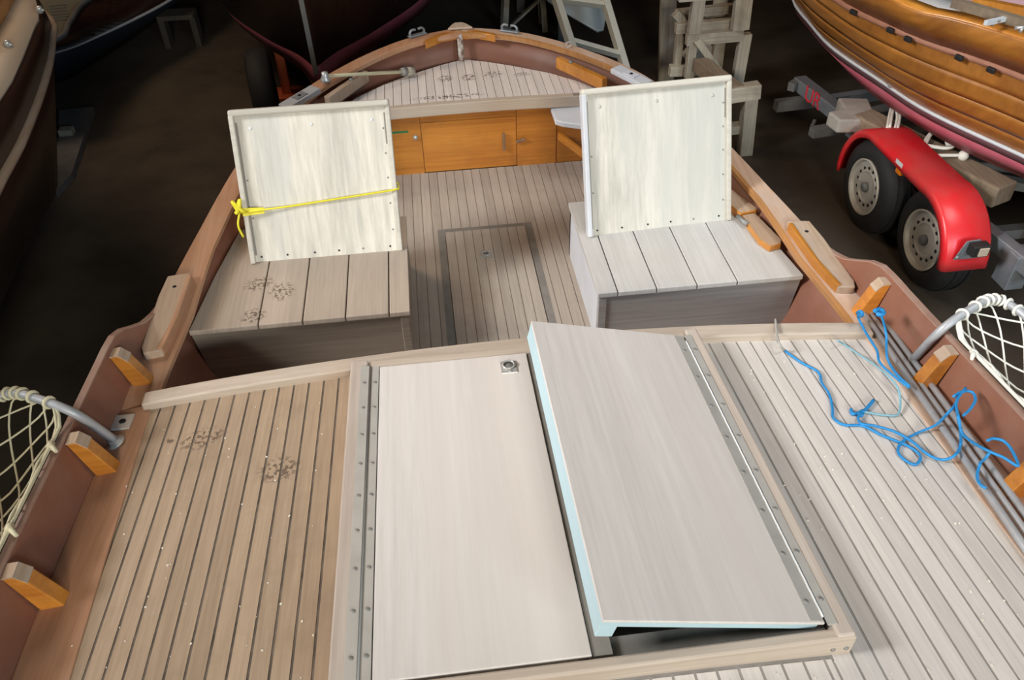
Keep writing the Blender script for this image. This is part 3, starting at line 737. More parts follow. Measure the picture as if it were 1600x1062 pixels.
# grey poles on the starboard side deck
ps = [((1350, 491), (1562, 800)), ((1361, 491), (1580, 800)), ((1373, 490), (1598, 800))]
names = ['grey pole nearest the planks of the starboard deck, ring at its end', 'middle one of the three grey poles beside the starboard bulwark', 'grey pole closest to the starboard bulwark, blue-tied ring at its end']
tops = []
for k, ((u0, v0), (u1, v1)) in enumerate(ps):
    a = on_aft(u0, v0, -.032); b = on_aft(u1, v1, -.032)
    a.z += .002; b.z += .004
    d = (b-a).normalized(); b2 = b+d*.55; b2.z = deckz(b2.x, b2.y)+.018
    t = thing('metal_pole', names[k], 'pole', (a+b2)/2, 'grey poles on the side deck')
    one('pole_tube', 'tube_grey', t, lambda m: m.tube([a, b, b2], .0105 if k != 1 else .0085, 12))
    tops.append(a)
    if k in (0, 2):
        rc_ = a-d*.014+Vector((0, 0, .008))
        one('end_ring', 'steel', t, lambda m: m.tube([rc_+Vector((.012*math.cos(q*math.pi/8), .012*math.sin(q*math.pi/8)*.8, .012*math.sin(q*math.pi/8))) for q in range(16)], .0022, 6, closed=True))
# blue ropes (traced on the deck)
def rp_(x, y): return 1200+x/3.1225, 460+y/3.1225
def ropepts(L, lift=.006, poles=None):
    out = []
    for (x, y) in L:
        u, v = rp_(x, y); p = on_aft(u, v, -.05)
        # lie over the poles where the rope crosses them
        li = lift
        if p.y > 1.95: li = lift+.034
        if p.x > 1.15: li = lift+.026*min(1, (p.x-1.15)/.03)
        if p.x > 1.25: li += .10*min(1, (p.x-1.25)/.05)
        p = on_aft(u, v, -.05+li); out.append(p)
    return out
def rope(name, L, r, mat, label, extra=None, lift=.006):
    t = thing(name, label, 'rope', ropepts(L[:1])[0])
    one('strand', mat, t, lambda m: m.tube(catmull(ropepts(L, lift), 5), r, 6))
    for nm, L2, r2, m2 in (extra or []):
        one(nm, m2, t, lambda m: m.tube(catmull(ropepts(L2, lift), 5), r2, 6))
    return t
rope('blue_rope', [(80, 272), (160, 330), (245, 378), (262, 430), (300, 490), (315, 560), (318, 600), (370, 635), (460, 640), (560, 688), (660, 728), (720, 762), (745, 797), (720, 828), (680, 815), (640, 780), (637, 745), (670, 706), (740, 670), (820, 635), (880, 575), (915, 535), (930, 490), (965, 471), (1000, 480), (1012, 515), (985, 560), (952, 590)], .0042, 'blue_rope',
     'long blue rope looping from the deck coaming across the starboard deck to the poles', [('faded_end', [(36, 120), (40, 152), (44, 196), (58, 245), (80, 272)], .004, 'grey_rope')])
rope('blue_rope', [(340, 225), (370, 242), (440, 290), (510, 335), (580, 392), (630, 450), (645, 520), (632, 585), (560, 587), (480, 574), (455, 575)], .0036, 'faded_rope',
     'faded thin blue cord curving beside the poles to a blue knot', [('knot', [(405, 560), (412, 582), (440, 578), (462, 566), (455, 590), (440, 582), (460, 575), (490, 545), (515, 515)], .0055, 'blue_rope')])
rope('blue_rope', [(455, 580), (440, 600), (455, 630), (520, 640), (620, 670), (700, 715), (780, 780), (850, 806), (910, 785), (940, 730), (937, 650), (930, 600), (918, 545), (930, 500), (965, 455)], .0042, 'blue_rope',
     'blue rope running from the knot in a wide bend up over the poles', [('tail', [(905, 497), (930, 480), (960, 468)], .0042, 'blue_rope')], .011)
rope('blue_rope', [(925, 590), (945, 670), (990, 715), (1070, 760), (1150, 795), (1220, 835), (1190, 760), (1150, 715), (1100, 702), (1070, 712)], .0042, 'blue_rope',
     'blue rope end crossing the grey poles near the right frame edge', [('tail', [(1085, 765), (1060, 800), (1035, 825), (1020, 890), (1040, 930), (1065, 945)], .0042, 'blue_rope')], .016)
rope('blue_rope', [(445, 85), (440, 110), (480, 190), (530, 270), (545, 330), (610, 395), (690, 455)], .0042, 'blue_rope',
     'blue cord tied to the end ring of the pole nearest the deck planks', [('knot', [(435, 90), (452, 82), (460, 100), (440, 108), (450, 95)], .006, 'blue_rope')], .016)
rope('blue_rope', [(545, 85), (562, 130), (577, 200), (582, 310), (630, 390), (690, 447)], .0042, 'blue_rope',
     'blue cord tied to the end ring of the pole closest to the starboard bulwark', [('knot', [(520, 80), (545, 72), (565, 88), (550, 100), (530, 92)], .0075, 'blue_rope')], .02)

# yellow strap around the port seat lid
st = thing('yellow_strap', 'yellow cord with flat tag tied around the port seat lid', 'strap', LIDL(.0, .23, 0))
cL, cR = .215, .255
one('cord', 'yellow_strap', st, lambda m: m.tube([LIDL(-.005, cL, -.023), LIDL(.2, cL+.008, -.005), LIDL(LWD-.02, cR, -.009), LIDL(LWD+.006, cR+.002, -.002), LIDL(LWD+.007, cR+.02, .034), LIDL(LWD-.1, cR+.01, .036), LIDL(.1, cL, .036), LIDL(-.005, cL, .036), LIDL(-.007, cL, -.02)], .0042, 6))
one('flat_tag', 'yellow_strap', st, lambda m: m.hexa([LIDL(.0, cL-.016, -.022), LIDL(.085, cL-.012, -.012), LIDL(.085, cL-.012, -.009), LIDL(.0, cL-.016, -.019), LIDL(.0, cL+.018, -.022), LIDL(.085, cL+.012, -.012), LIDL(.085, cL+.012, -.009), LIDL(.0, cL+.018, -.019)]))
one('bow_knot', 'yellow_strap', st, lambda m: (m.tube(catmull([LIDL(.01, cL, -.03), LIDL(-.02, cL+.035, -.035), LIDL(-.03, cL+.045, -.03), LIDL(-.015, cL+.01, -.032), LIDL(-.025, cL+.0, -.03)], 4), [.008]*17, 6), m.tube(catmull([LIDL(-.01, cL+.03, -.03), LIDL(.0, cL+.055, -.03), LIDL(-.005, cL+.02, -.034)], 4), .007, 6)))
one('loose_end', 'yellow_strap', st, lambda m: m.tube(catmull([LIDL(-.01, cL, -.028), LIDL(-.022, cL-.05, -.03), LIDL(-.012, cL-.10, -.018)], 5), .0045, 6))

# two offcut boards with hinge on the starboard seat box
fb = thing('folding_board', 'two worn boards joined by a small hinge lying on the starboard seat box', 'board', (1.12, 2.85, ZT))
for pts, h in ((((1.00, 3.10), (1.085, 3.11), (1.158, 2.90), (1.145, 2.885), (1.075, 2.875)), .034), (((1.078, 2.868), (1.138, 2.878), (1.178, 2.66), (1.165, 2.635), (1.115, 2.622), (1.09, 2.68)), .028)):
    cx_ = sum(p[0] for p in pts)/len(pts); cy_ = sum(p[1] for p in pts)/len(pts)
    bd_ = one('board', 'varnish_long', fb, lambda m: m.prism([Vector((x, y, ZT)) for x, y in pts], (0, 0, h)), bevel=.003)
    one('worn_face', 'raw_board', bd_, lambda m: m.prism([Vector((cx_+(x-cx_)*.94, cy_+(y-cy_)*.97, ZT+h)) for x, y in pts], (0, 0, .0015)))
one('hinge', 'dull_steel', fb, lambda m: m.tube([Vector((1.062, 2.87, ZT+.022)), Vector((1.082, 2.80, ZT+.022))], .011, 8))

# tiller-like rod lying on the port bow rail
ra, rb = pz(508, 119, .06), pz(632, 112, -.03)
rd = (rb-ra).normalized()
t = thing('rod', 'pale rod with steel foot and capped end across the port bow rail', 'rod', ra)
one('shaft', 'cream_rope', t, lambda m: m.tube([ra, rb], .0095, 10))
one('steel_foot', 'steel', t, lambda m: (m.lathe([(.028, 0), (.026, .012), (.016, .03), (.017, .045), (.0, .05)], ra-Vector((0, 0, .025)), (0, 0, 1), 14)))
one('end_cap', 'old_timber_x', t, lambda m: m.tube([rb+rd*.01, rb+rd*.055], .024, 12))
one('collar', 'dull_steel', t, lambda m: m.tube([rb-rd*.022, rb+rd*.01], [.02, .026], 12))

# ================================================================== NEIGHBOURING BOATS
class Axis:
    def __init__(s, o, ang):
        s.o = Vector((o[0], o[1], 0)); a = math.radians(ang)
        s.a = Vector((-math.sin(a), math.cos(a), 0)); s.n = Vector((-math.cos(a), -math.sin(a), 0))   # forward, to the left
    def loc(s, p): d = Vector((p[0], p[1], 0))-s.o; return Vector((d.dot(s.a), d.dot(s.n), p[2]))
    def w(s, q): v = s.o+s.a*q[0]+s.n*q[1]; return Vector((v.x, v.y, q[2]))
def bgboat(ax, curves, parts, parent, n=48, side=1):
    """curves: lists of (s,d,z) on the near side; parts: (name, material, i, j)"""
    R = [resample(catmull(c, 6), n) for c in curves]
    out = []
    for nm, mat, i, j in parts:
        m = MB()
        A = [ax.w((p.x, p.y*side, p.z)) for p in R[i]]; B = [ax.w((p.x, p.y*side, p.z)) for p in R[j]]
        m.ribbon(A, B)
        A = [ax.w((p.x, -p.y*side, p.z)) for p in R[i]]; B = [ax.w((p.x, -p.y*side, p.z)) for p in R[j]]
        m.ribbon(A, B)
        out.append(m.build(nm, mat, parent, solid=.02))
    return R, out
# ---- starboard neighbour, amber varnished, on a trailer
ax = Axis((3.3, 4.0), 15)
vis = lambda L, z: [ax.loc(pz(u, v, z)) for u, v in L]
rb_t = thing('varnished_boat', 'amber varnished wooden boat with maroon bottom on the trailer at right', 'boat', (3.3, 4.0, HF))
sh = vis([(1600, 63), (1500, 32), (1393, 0)], .30); ru = vis([(1600, 119), (1454, 67), (1390, 40), (1312, 0)], .10)
wl = vis([(1600, 241), (1454, 173), (1378, 124), (1307, 76), (1271, 38)], -.30); bt = vis([(1600, 275), (1492, 226), (1403, 173), (1342, 127), (1309, 88), (1279, 51)], -.46)
def ext(c, aft, fore): return [Vector(a) for a in aft]+list(c)+[Vector(a) for a in fore]
sh = ext(sh, [(-2.6, .60, .38), (-1.6, .88, .33)], [(1.5, .86, .36), (2.2, .55, .45), (2.9, 0, .55)])
ru = ext(ru, [(-2.5, .50, .18), (-1.5, .80, .12)], [(1.5, .80, .16), (2.1, .50, .24), (2.75, 0, .32)])
wl = ext(wl, [(-2.4, .30, -.22), (-1.4, .60, -.28)], [(1.85, .40, -.25), (2.3, 0, -.18)])
bt = ext(bt, [(-2.3, .15, -.40), (-1.4, .46, -.44)], [(1.9, .25, -.42), (2.2, 0, -.38)])
kl = [Vector((-2.2, 0, -.62)), Vector((-1.4, .03, -.68)), Vector((0, .03, -.70)), Vector((1.2, .03, -.66)), Vector((2.0, 0, -.52))]
bo = [p+Vector((0, -.012, -.05)) for p in wl]
R, _ = bgboat(ax, [sh, ru, wl, bo, bt, kl], [('sheer_strake', 'amber_hull', 0, 1), ('boot_band', 'boot_dark', 2, 3), ('bottom', 'maroon_bottom', 3, 4), ('underbody', 'maroon_dark', 4, 5)], rb_t)
# four topside planks between rub rail and waterline
RU, WL = R[1], R[2]
for k in range(4):
    m = MB()
    for sd in (1, -1):
        f0, f1 = k/4, (k+1)/4
        LL = []
        for e in range(5):
            f = f0+(f1-.004-f0)*e/4; ln_ = []
            for a, b in zip(RU, WL):
                p = a.lerp(b, f); ln_.append(ax.w((p.x, max(0, p.y+.045*math.sin(math.pi*f))*sd, p.z)))
            LL.append(ln_)
        for A, B in zip(LL, LL[1:]): m.ribbon(A, B)
    m.build('hull_plank', 'amber_hull', rb_t, solid=.02)
wp = [ax.w((p.x, p.y+.019, p.z)) for p in WL]; one('white_stripe', 'boot_stripe', rb_t, lambda m: m.tube(wp, .0105, 8))
rr_ = one('rub_rail', 'pink_rail', rb_t, lambda m: m.tube([ax.w((p.x, p.y+.012, p.z)) for p in RU], .019, 8))
for (u, v) in ((1339, 18), (1397, 46), (1425, 60), (1505, 89), (1555, 108)):
    q = ax.loc(pz(u, v, .10)); q.y += .034; c0 = ax.w(q)
    one('rail_fitting', 'black_plastic', rr_, lambda m: m.obox(c0-ax.n*.008, ax.a, ax.n, (0, 0, 1), .022, .010, .013), bevel=.004)
dk = [ax.w((p.x, p.y, p.z)) for p in R[0]]; dk2 = [ax.w((p.x, max(0, p.y-.09), p.z+.004)) for p in R[0]]; dk3 = [ax.w((p.x, max(0, p.y-.28), p.z+.01)) for p in R[0]]
one('deck_edge', 'varnish_long', rb_t, lambda m: m.ribbon(dk, dk2), solid=.02)
one('side_deck', 'grey_deck', rb_t, lambda m: m.ribbon(dk2, dk3), solid=.016)
one('cockpit_cover', 'pink_cover', rb_t, lambda m: m.ribbon([ax.w((p.x, max(0, p.y-.28), p.z-.02)) for p in R[0]], [ax.w((p.x, -max(0, p.y-.28), p.z-.02)) for p in R[0]]), solid=.016)
for k, (u, v, u2, v2, mt) in enumerate(((1490, 4, 1620, 42, 'old_timber_y'), (1520, 2, 1620, 22, 'varnish_long'))):
    a, b = pz(u, v, .36), pz(u2, v2, .36); one('cockpit_rail', mt, rb_t, lambda m: m.beam(a, b, .04, .04))
a, b = pz(1540, 36, .36), pz(1585, 26, .36); one('cover_batten', 'boot_stripe', rb_t, lambda m: m.beam(a, b, .02, .02))
for (u, v) in ((1550, 40), (1594, 50)):
    c0 = pz(u, v, .34); one('deck_cleat', 'steel', rb_t, lambda m: (m.tube([c0+Vector((-.03, 0, .02)), c0+Vector((.03, 0, .02))], .008, 8), m.tube([c0, c0+Vector((0, 0, .02))], .009, 8)))
c0 = pxx(1398, 129, 2.50); c0 = ax.w(ax.loc(pz(1398, 129, -.27))+Vector((0, .02, 0))); one('hull_fitting', 'steel', rb_t, lambda m: m.lathe([(.03, 0), (.028, .008), (.016, .012), (0, .012)], c0, ax.n, 14))

# ---- trailer
TA = Axis((2.40, 3.40), 9.5)
tr_ = thing('boat_trailer', 'tandem trailer with red mudguard and galvanised frame under the amber boat', 'trailer', (3.1, 3.7, HF))
RW = .285; zc = HF+RW
wc = [pz(1349, 292, zc), pz(1440, 375, zc)]
tdir = (wc[0]-wc[1]); tdir.z = 0; tdir.normalize(); 
tdir = Matrix.Rotation(math.radians(-6), 3, 'Z') @ tdir; tout = Vector((-tdir.y, tdir.x, 0))   # outboard = left
if tout.x > 0: tout = -tout
def wheel(c):
    up_ = Vector((0, 0, 1))
    w = one('tyre', 'rubber', tr_, lambda m: m.lathe([(.155, -.16), (.20, -.175), (.25, -.168), (.277, -.145), (RW, -.09), (.281, -.045), (.262, -.012), (.215, .004), (.178, .0), (.166, -.015), (.160, -.15)], c, tout, 44))
    for h in (-.125, -.09, -.055):
        one('tread_groove', 'black_hole', w, lambda m: m.tube([c+tout*h+(tdir*math.cos(a)+up_*math.sin(a))*(.2835) for a in [2*math.pi*q/40 for q in range(40)]], .0035, 4, closed=True))
    r = one('wheel_rim', 'rim', w, lambda m: m.lathe([(.166, -.02), (.170, .006), (.163, .009), (.156, -.002), (.150, -.035), (.142, -.045), (.132, -.045), (.122, -.03), (.098, -.012), (.088, -.012), (.075, -.035), (.05, -.04), (.03, -.03), (0, -.028)], c, tout, 44))
    for q in range(14):
        a = 2*math.pi*q/14; p = c+(tdir*math.cos(a)+up_*math.sin(a))*.112-tout*.024
        one('rim_hole', 'black_hole', w, lambda m: m.lathe([(.0105, 0), (.0105, .007), (0, .007)], p, tout, 10))
    for a in [2*math.pi*q/5 for q in range(5)]:
        one('wheel_bolt', 'galv_dark', w, lambda m: m.lathe([(.010, 0), (.010, .012), (0, .014)], c-tout*.036+(tdir*math.cos(a)+up_*math.sin(a))*.055, tout, 6))
    one('hub_cap', 'galv_dark', w, lambda m: m.lathe([(.03, -.03), (.028, .002), (.02, .008), (0, .008)], c, tout, 16))
for c0 in wc: wheel(c0)
# mudguard: arched sheet over both wheels
mid = (wc[0]+wc[1])/2; half = (wc[0]-wc[1]).length/2
prof = []
RR = .335
for a in range(200, 89, -8): pass
for k in range(0, 11): a = math.radians(190-k*9.0); prof.append((-half+RR*math.cos(a), RR*math.sin(a)))
for k in range(0, 11): a = math.radians(100-k*9.5); prof.append((half+RR*math.cos(a)*.98, RR*math.sin(a)))
def gpt(s_, h, o): return Vector((mid.x, mid.y, zc))+tdir*s_+Vector((0, 0, h))+tout*o
# prof runs aft(-) to fore(+): aft end drops lower
prof = [(-p[0], p[1]) for p in prof][::-1]
aft_drop = []
prof2 = aft_drop[::-1]+prof[:] if prof[0][0] < 0 else prof+aft_drop
m = MB(); rows_ = []
for (s_, h) in prof2:
    cc = Vector((s_ - (half if s_ > half else (-half if s_ < -half else s_)), h)); 
    if abs(s_) < half: cc = Vector((0, 1))
    cc.normalize()
    rows_.append([gpt(s_-cc.x*.045, h-cc.y*.045, .045), gpt(s_-cc.x*.012, h-cc.y*.012, .045), gpt(s_, h, .03), gpt(s_, h, -.19), gpt(s_-cc.x*.012, h-cc.y*.012, -.205)])
for j in range(4): m.ribbon([r[j] for r in rows_], [r[j+1] for r in rows_])
mg = m.build('mudguard', 'red_paint', tr_, solid=.006)
lx = py(1405, 270, 3.75)
lc = gpt(.0, .25, .03); one('side_lamp', 'amber_lens', mg, lambda m: m.obox(lc+Vector((0, 0, .02)), tdir, tout, (0, 0, 1), .028, .012, .018), bevel=.006)
lc = gpt(.0, .318, .048); one('sticker', 'white_plastic', mg, lambda m: m.obox(lc, tdir, tout, (0, 0, 1), .035, .001, .012))
# rear lamp bracket on the aft skirt
ab = gpt(-half-RR*.94-.012, .165, -.075)
one('lamp_bracket', 'galv', mg, lambda m: m.prism([ab+tout*.085+Vector((0, 0, -.06)), ab-tout*.075+Vector((0, 0, -.06)), ab-tout*.075+Vector((0, 0, -.01)), ab-tout*.02+Vector((0, 0, .055)), ab+tout*.05+Vector((0, 0, .05))], -tdir*.005), bevel=.002)
lp_ = ab-tdir*.03+tout*-.01+Vector((0, 0, .015))
one('lamp_body', 'black_plastic', mg, lambda m: m.obox(lp_, tdir, tout, (0, 0, 1), .028, .045, .032), bevel=.006)
one('lamp_lens', 'cream_deck', mg, lambda m: m.obox(lp_-tdir*.03-tout*.008, tdir, tout, (0, 0, 1), .004, .025, .024), bevel=.003)
for q in (.07, -.06):
    c0 = ab-tdir*.006+tout*q+Vector((0, 0, -.045)); screw(c0, -tdir, mg, .008, 'steel', 'rivet')
# chassis
ZR = HF+.40
def bar(name, a, b, w, h, mat='galv', **k): return one(name, mat, tr_, lambda m: m.beam(a, b, w, h), **k)
ra0, ra1 = pz(1640, 440, ZR), pz(1330, 200, ZR)
bar('chassis_rail', ra0, ra1, .07, .09, bevel=.006)
da, db = pz(1330, 192, ZR), pz(1248, 128, ZR)
ub = bar('drawbar', da, db, .09, .09, bevel=.006)
bar('drawbar_end', pz(1248, 128, ZR), pz(1236, 136, ZR), .05, .06, 'galv_dark')
bar('jockey_leg', pz(1248, 132, ZR), pz(1248, 132, ZR)+Vector((0, 0, -.28)), .05, .05, 'galv_dark')
bar('cross_member', pz(1295, 158, ZR), pz(1375, 146, ZR), .06, .07)
bar('cross_member', pz(1212, 165, ZR-.1), pz(1272, 158, ZR-.1), .07, .07, 'galv_dark')
bar('cross_member', pz(1268, 207, ZR-.05), pz(1330, 197, ZR-.05), .06, .06, 'galv_dark')
bar('lashing_lug', pz(1268, 200, ZR-.05), pz(1272, 192, ZR-.05), .02, .05, 'galv_dark')
bar('cross_member', pz(1515, 254, ZR), pz(1600, 262, ZR), .07, .05)
bar('cross_member', pz(1560, 282, ZR), pz(1660, 300, ZR), .07, .05)
bar('axle', wc[0]-tout*.1, wc[0]-tout*1.5, .06, .06, 'galv_dark'); bar('axle', wc[1]-tout*.1, wc[1]-tout*1.5, .06, .06, 'galv_dark')
rm = pz(1592, 400, ZR); one('rail_bracket', 'galv', tr_, lambda m: m.obox(rm+Vector((0, 0, -.07)), tdir, tout, (0, 0, 1), .06, .05, .10), bevel=.004)
# UR lettering on the drawbar
fc = bpy.data.curves.new('lettering', 'FONT'); fc.body = 'UR'; fc.size = .15; fc.extrude = .0015; fc.align_x = 'CENTER'; fc.align_y = 'CENTER'
to = bpy.data.objects.new('lettering_tmp', fc); C.objects.link(to)
me = bpy.data.meshes.new_from_object(to.evaluated_get(bpy.context.evaluated_depsgraph_get())); bpy.data.objects.remove(to)
me.materials.clear(); me.materials.append(MATS['letter_red'])
lo = bpy.data.objects.new('lettering', me); C.objects.link(lo)
bd = (da-db).normalized(); bs = bd.cross(Vector((0, 0, 1))).normalized(); bsd = bs if bs.x < 0 else -bs
nface = (bsd*.6+Vector((0, 0, .8))).normalized()
nface = bsd
lc = da.lerp(db, .60)+bsd*.0465
xa = bd; ya = nface.cross(xa); 
if ya.z < 0: xa = -xa; ya = nface.cross(xa)
mt = Matrix.Identity(4)
for i in range(3): mt[i][0] = xa[i]; mt[i][1] = ya[i]; mt[i][2] = nface[i]; mt[i][3] = lc[i]-tr_.location[i]
me.transform(mt); lo.parent = tr_
# timbers, chock, ropes carried by the trailer
a, b = pz(1345, 188, -.58), pz(1570, 305, -.58)
bm_ = MB(); bm_.beam(a, b, .16, .12); solo(bm_, 'long_timber', 'old_timber_y', 'long brown timber lying along the trailer beside the red mudguard', 'timber', bevel=.012)
ck = MB(); c0 = pz(1320, 195, -.62); ck.prism([c0+Vector(p) for p in ((-.10, -.10, 0), (.10, -.13, 0), (.16, .0, 0), (.20, .16, 0), (.02, .20, 0), (.0, .05, 0), (-.12, .02, 0))], (0, 0, .09)); solo(ck, 'keel_chock', 'wax_block', 'pale whittled timber chock at the front of the trailer', 'chock', bevel=.012)
for k, (L, lab) in enumerate(((((1386, 200), (1390, 178), (1394, 160), (1388, 150)), 'white rope tied between the front timber and the maroon hull, left strand'), (((1398, 203), (1402, 182), (1398, 165), (1396, 150)), 'white rope hanging just right of its twin at the front timber'), (((1440, 230), (1450, 212), (1462, 200)), 'white rope stretched obliquely over the trailer timber'), (((1468, 205), (1485, 222), (1480, 232), (1440, 227)), 'white rope with knot hanging under the maroon hull'), (((1455, 243), (1480, 243), (1505, 243)), 'short white rope lying level across the trailer timber'))):
    pts = [pz(u, v, -.50) for u, v in L]
    t = thing('white_rope', lab, 'rope', pts[0])
    one('strand', 'white_rope', t, lambda m: (m.tube(catmull(pts, 5), .008, 6), m.tube([p+Vector((.016, 0, .002)) for p in catmull(pts, 5)], .008, 6)))
    if k in (3, 4):
        e = pts[1] if k == 3 else pts[-1]
        one('knot', 'white_rope', t, lambda m: m.lathe([(0, -.03), (.022, -.02), (.03, 0), (.022, .02), (0, .03)], e, (0, 0, 1), 10))
# support legs for the boat onto the trailer
for s_ in (-.6, .9):
    q = ax.w((s_, 0, -.70)); one('keel_roller', 'galv_dark', tr_, lambda m: m.obox(q+Vector((0, 0, -.06)), ax.a, ax.n, (0, 0, 1), .05, .5, .05))

# ---- big dark boat on the port side
al = Axis((-3.05, 3.6), 3)
lb_t = thing('dark_boat', 'dark brown hull with pale deck and tan rub rail at the left edge', 'boat', (-3.05, 3.6, HF))
def visl(L, z):
    out = []
    for u, v in L:
        q = al.loc(pz(u, v, z)); q.y = -q.y; out.append(q)
    return out
sh = visl([(0, 158), (28, 110), (52, 51), (61, 17)], .42); rub = visl([(0, 271), (37, 198), (66, 119), (76, 65), (71, 28)], .20)
bil = visl([(0, 470), (50, 366), (88, 278)], -.60)
sh = ext(sh, [(-3.2, .85, .5), (-1.6, 1.15, .43)], [(1.2, .80, .46), (1.75, .45, .52), (2.2, 0, .60)])
rub = ext(rub, [(-3.1, .80, .28), (-1.6, 1.12, .21)], [(1.72, .42, .28), (2.1, 0, .36)])
bil = ext(bil, [(-2.8, .45, -.55), (-1.6, .72, -.6)], [(1.5, .36, -.57), (1.95, 0, -.5)])
kk = [Vector((-2.6, 0, -.85)), Vector((-1.2, .04, -1.0)), Vector((0, .04, -1.05)), Vector((1.3, .03, -.98)), Vector((1.85, 0, -.7))]
Rl, _ = bgboat(al, [sh, rub, bil, kk], [('sheer_strake', 'dark_hull', 0, 1), ('topside', 'dark_hull', 1, 2), ('bottom', 'dark_hull', 2, 3)], lb_t, side=-1)
one('rub_rail', 'raw_board', lb_t, lambda m: m.tube([al.w((p.x, -p.y-.015, p.z)) for p in Rl[1]], .022, 8))
one('side_deck', 'cream_deck', lb_t, lambda m: m.ribbon([al.w((p.x, -p.y, p.z+.004)) for p in Rl[0]], [al.w((p.x, -max(0, p.y-.20), p.z+.012)) for p in Rl[0]]), solid=.014)
one('foredeck', 'cream_deck', lb_t, lambda m: m.ribbon([al.w((p.x, -max(0, p.y-.19), p.z+.0)) for p in Rl[0]], [al.w((p.x, max(0, p.y-.0), p.z+.0)) for p in Rl[0]]), solid=.014)
a = pz(-6, 62, .44); b = pz(9, 8, .44); one('coaming', 'varnish_long', lb_t, lambda m: m.beam(a+Vector((-.02, -.2, .05)), b+Vector((-.02, .2, .05)), .05, .12), bevel=.01)
for (u, v) in ((64, 20), (14, 74)):
    c0 = pz(u, v, .43); one('deck_stud', 'steel', lb_t, lambda m: (m.lathe([(.012, 0), (.010, .012), (.016, .018), (.012, .03), (0, .033)], c0, (0, 0, 1), 10), m.tube([c0+Vector((-.02, 0, .012)), c0+Vector((.02, 0, .012))], .006, 6)))
# ---- boat behind it (blue bottom)
a2 = Axis((-3.25, 7.4), -8)
b2 = thing('blue_bottom_boat', 'dark hulled boat with pale deck, thin stripe and blue bottom behind the left boat', 'boat', (-3.25, 7.4, HF))
def vis2(L, z):
    out = []
    for u, v in L:
        q = a2.loc(pz(u, v, z)); q.y = -q.y; out.append(q)
    return out
dkz, wlz = -.35, -.62
s2 = vis2([(82, 66), (110, 36), (140, 0)], dkz); w2 = vis2([(95, 78), (150, 56), (210, 28), (262, 0)], wlz)
s2 = [Vector((s2[0].x-.25, 0, dkz))]+s2+[Vector((s2[-1].x+.8, s2[-1].y+.22, dkz)), Vector((s2[-1].x+2.6, s2[-1].y+.2, dkz))]
w2 = [Vector((w2[0].x-.25, 0, wlz))]+w2+[Vector((w2[-1].x+.7, w2[-1].y+.12, wlz)), Vector((w2[-1].x+2.0, w2[-1].y+.1, wlz))]
k2 = [Vector((p.x+.15, p.y*.55, wlz-.30)) for p in w2]
R2, _ = bgboat(a2, [s2, w2, k2], [('topside', 'dark_hull', 0, 1), ('bottom', 'blue_bottom', 1, 2)], b2, side=-1)
one('stripe', 'grey_deck', b2, lambda m: m.tube([a2.w((p.x, -p.y-.02, p.z)) for p in R2[1]], .012, 6))
one('deck', 'cream_dark', b2, lambda m: m.ribbon([a2.w((p.x, -p.y, p.z)) for p in R2[0]], [a2.w((p.x, p.y, p.z)) for p in R2[0]]), solid=.012)
one('deck_rope', 'galv_dark', b2, lambda m: m.tube([a2.w((p.x, -p.y, p.z+.012)) for p in R2[0]], .022, 6))
for k in range(6):
    a = pz(76+k*1.5, 10+k*4.5, dkz+.012); b = pz(104+k*1.0, 7+k*4.5, dkz+.012); one('deck_seam', 'galv_dark', b2, lambda m: m.beam(a, b, .006, .004))
# ---- dark bow ahead with maroon bottom
cb_t = thing('maroon_bottom_boat', 'dark bow with maroon bottom pointing at the foreground boat', 'boat', (-.95, 7.2, HF))
ac = Axis((-.95, 5.75), 0)
wl_l = [(503, 104), (467, 84), (416, 58), (355, 13)]; lo_l = [(497, 121), (467, 102), (421, 74), (368, 30)]
wr_l = [(512, 104), (569, 71), (645, 33), (683, 5)]
def visc(L, z): 
    o_ = []
    for u, v in L:
        p = pz(u, v, z); o_.append(Vector((p.y-5.75, abs(-.95-p.x), z)))
    return o_
wlc = visc(wl_l, -.42); loc_ = visc(lo_l, -.60)
wlc[0].y = 0; loc_[0].y = 0; loc_[0].x = wlc[0].x+.02
wlc += [Vector((wlc[-1].x+.7, wlc[-1].y+.12, -.42)), Vector((wlc[-1].x+1.8, wlc[-1].y+.1, -.42))]
loc_ += [Vector((loc_[-1].x+.6, loc_[-1].y+.12, -.6)), Vector((loc_[-1].x+1.6, loc_[-1].y+.1, -.6))]
shc = [Vector((p.x-.12+.05*i_, p.y*1.18+.0, .75)) for i_, p in enumerate(wlc)]; shc[0].y = 0
kc = [Vector((p.x+.10, p.y*.35, -.84)) for p in loc_]
Rc, _ = bgboat(ac, [shc, wlc, loc_, kc], [('topside', 'dark_hull', 0, 1), ('bottom', 'maroon_mid', 1, 2), ('underbody', 'maroon_dark', 2, 3)], cb_t)
sp0, sp1 = ac.w((wlc[0].x-.02, 0, -.46)), ac.w((shc[0].x-.03, 0, .75))
one('stem_band', 'dull_steel', cb_t, lambda m: m.beam(sp0, sp1, .03, .022, up=(0, -1, 0)))
one('deck', 'dark_hull', cb_t, lambda m: m.ribbon([ac.w((p.x, p.y, p.z)) for p in Rc[0]], [ac.w((p.x, -p.y, p.z)) for p in Rc[0]]), solid=.012)
p = pz(450, 148, HF)
m = MB(); m.box(p.x-.035, p.x+.035, p.y-.03, p.y+.03, HF, -.56); m.box(p.x-.12, p.x+.12, p.y-.12, p.y+.12, HF, HF+.02); solo(m, 'boat_stand', 'red_oxide', 'rust red upright stand under the dark bow', 'stand')
tc = pz(412, 140, HF+.30)
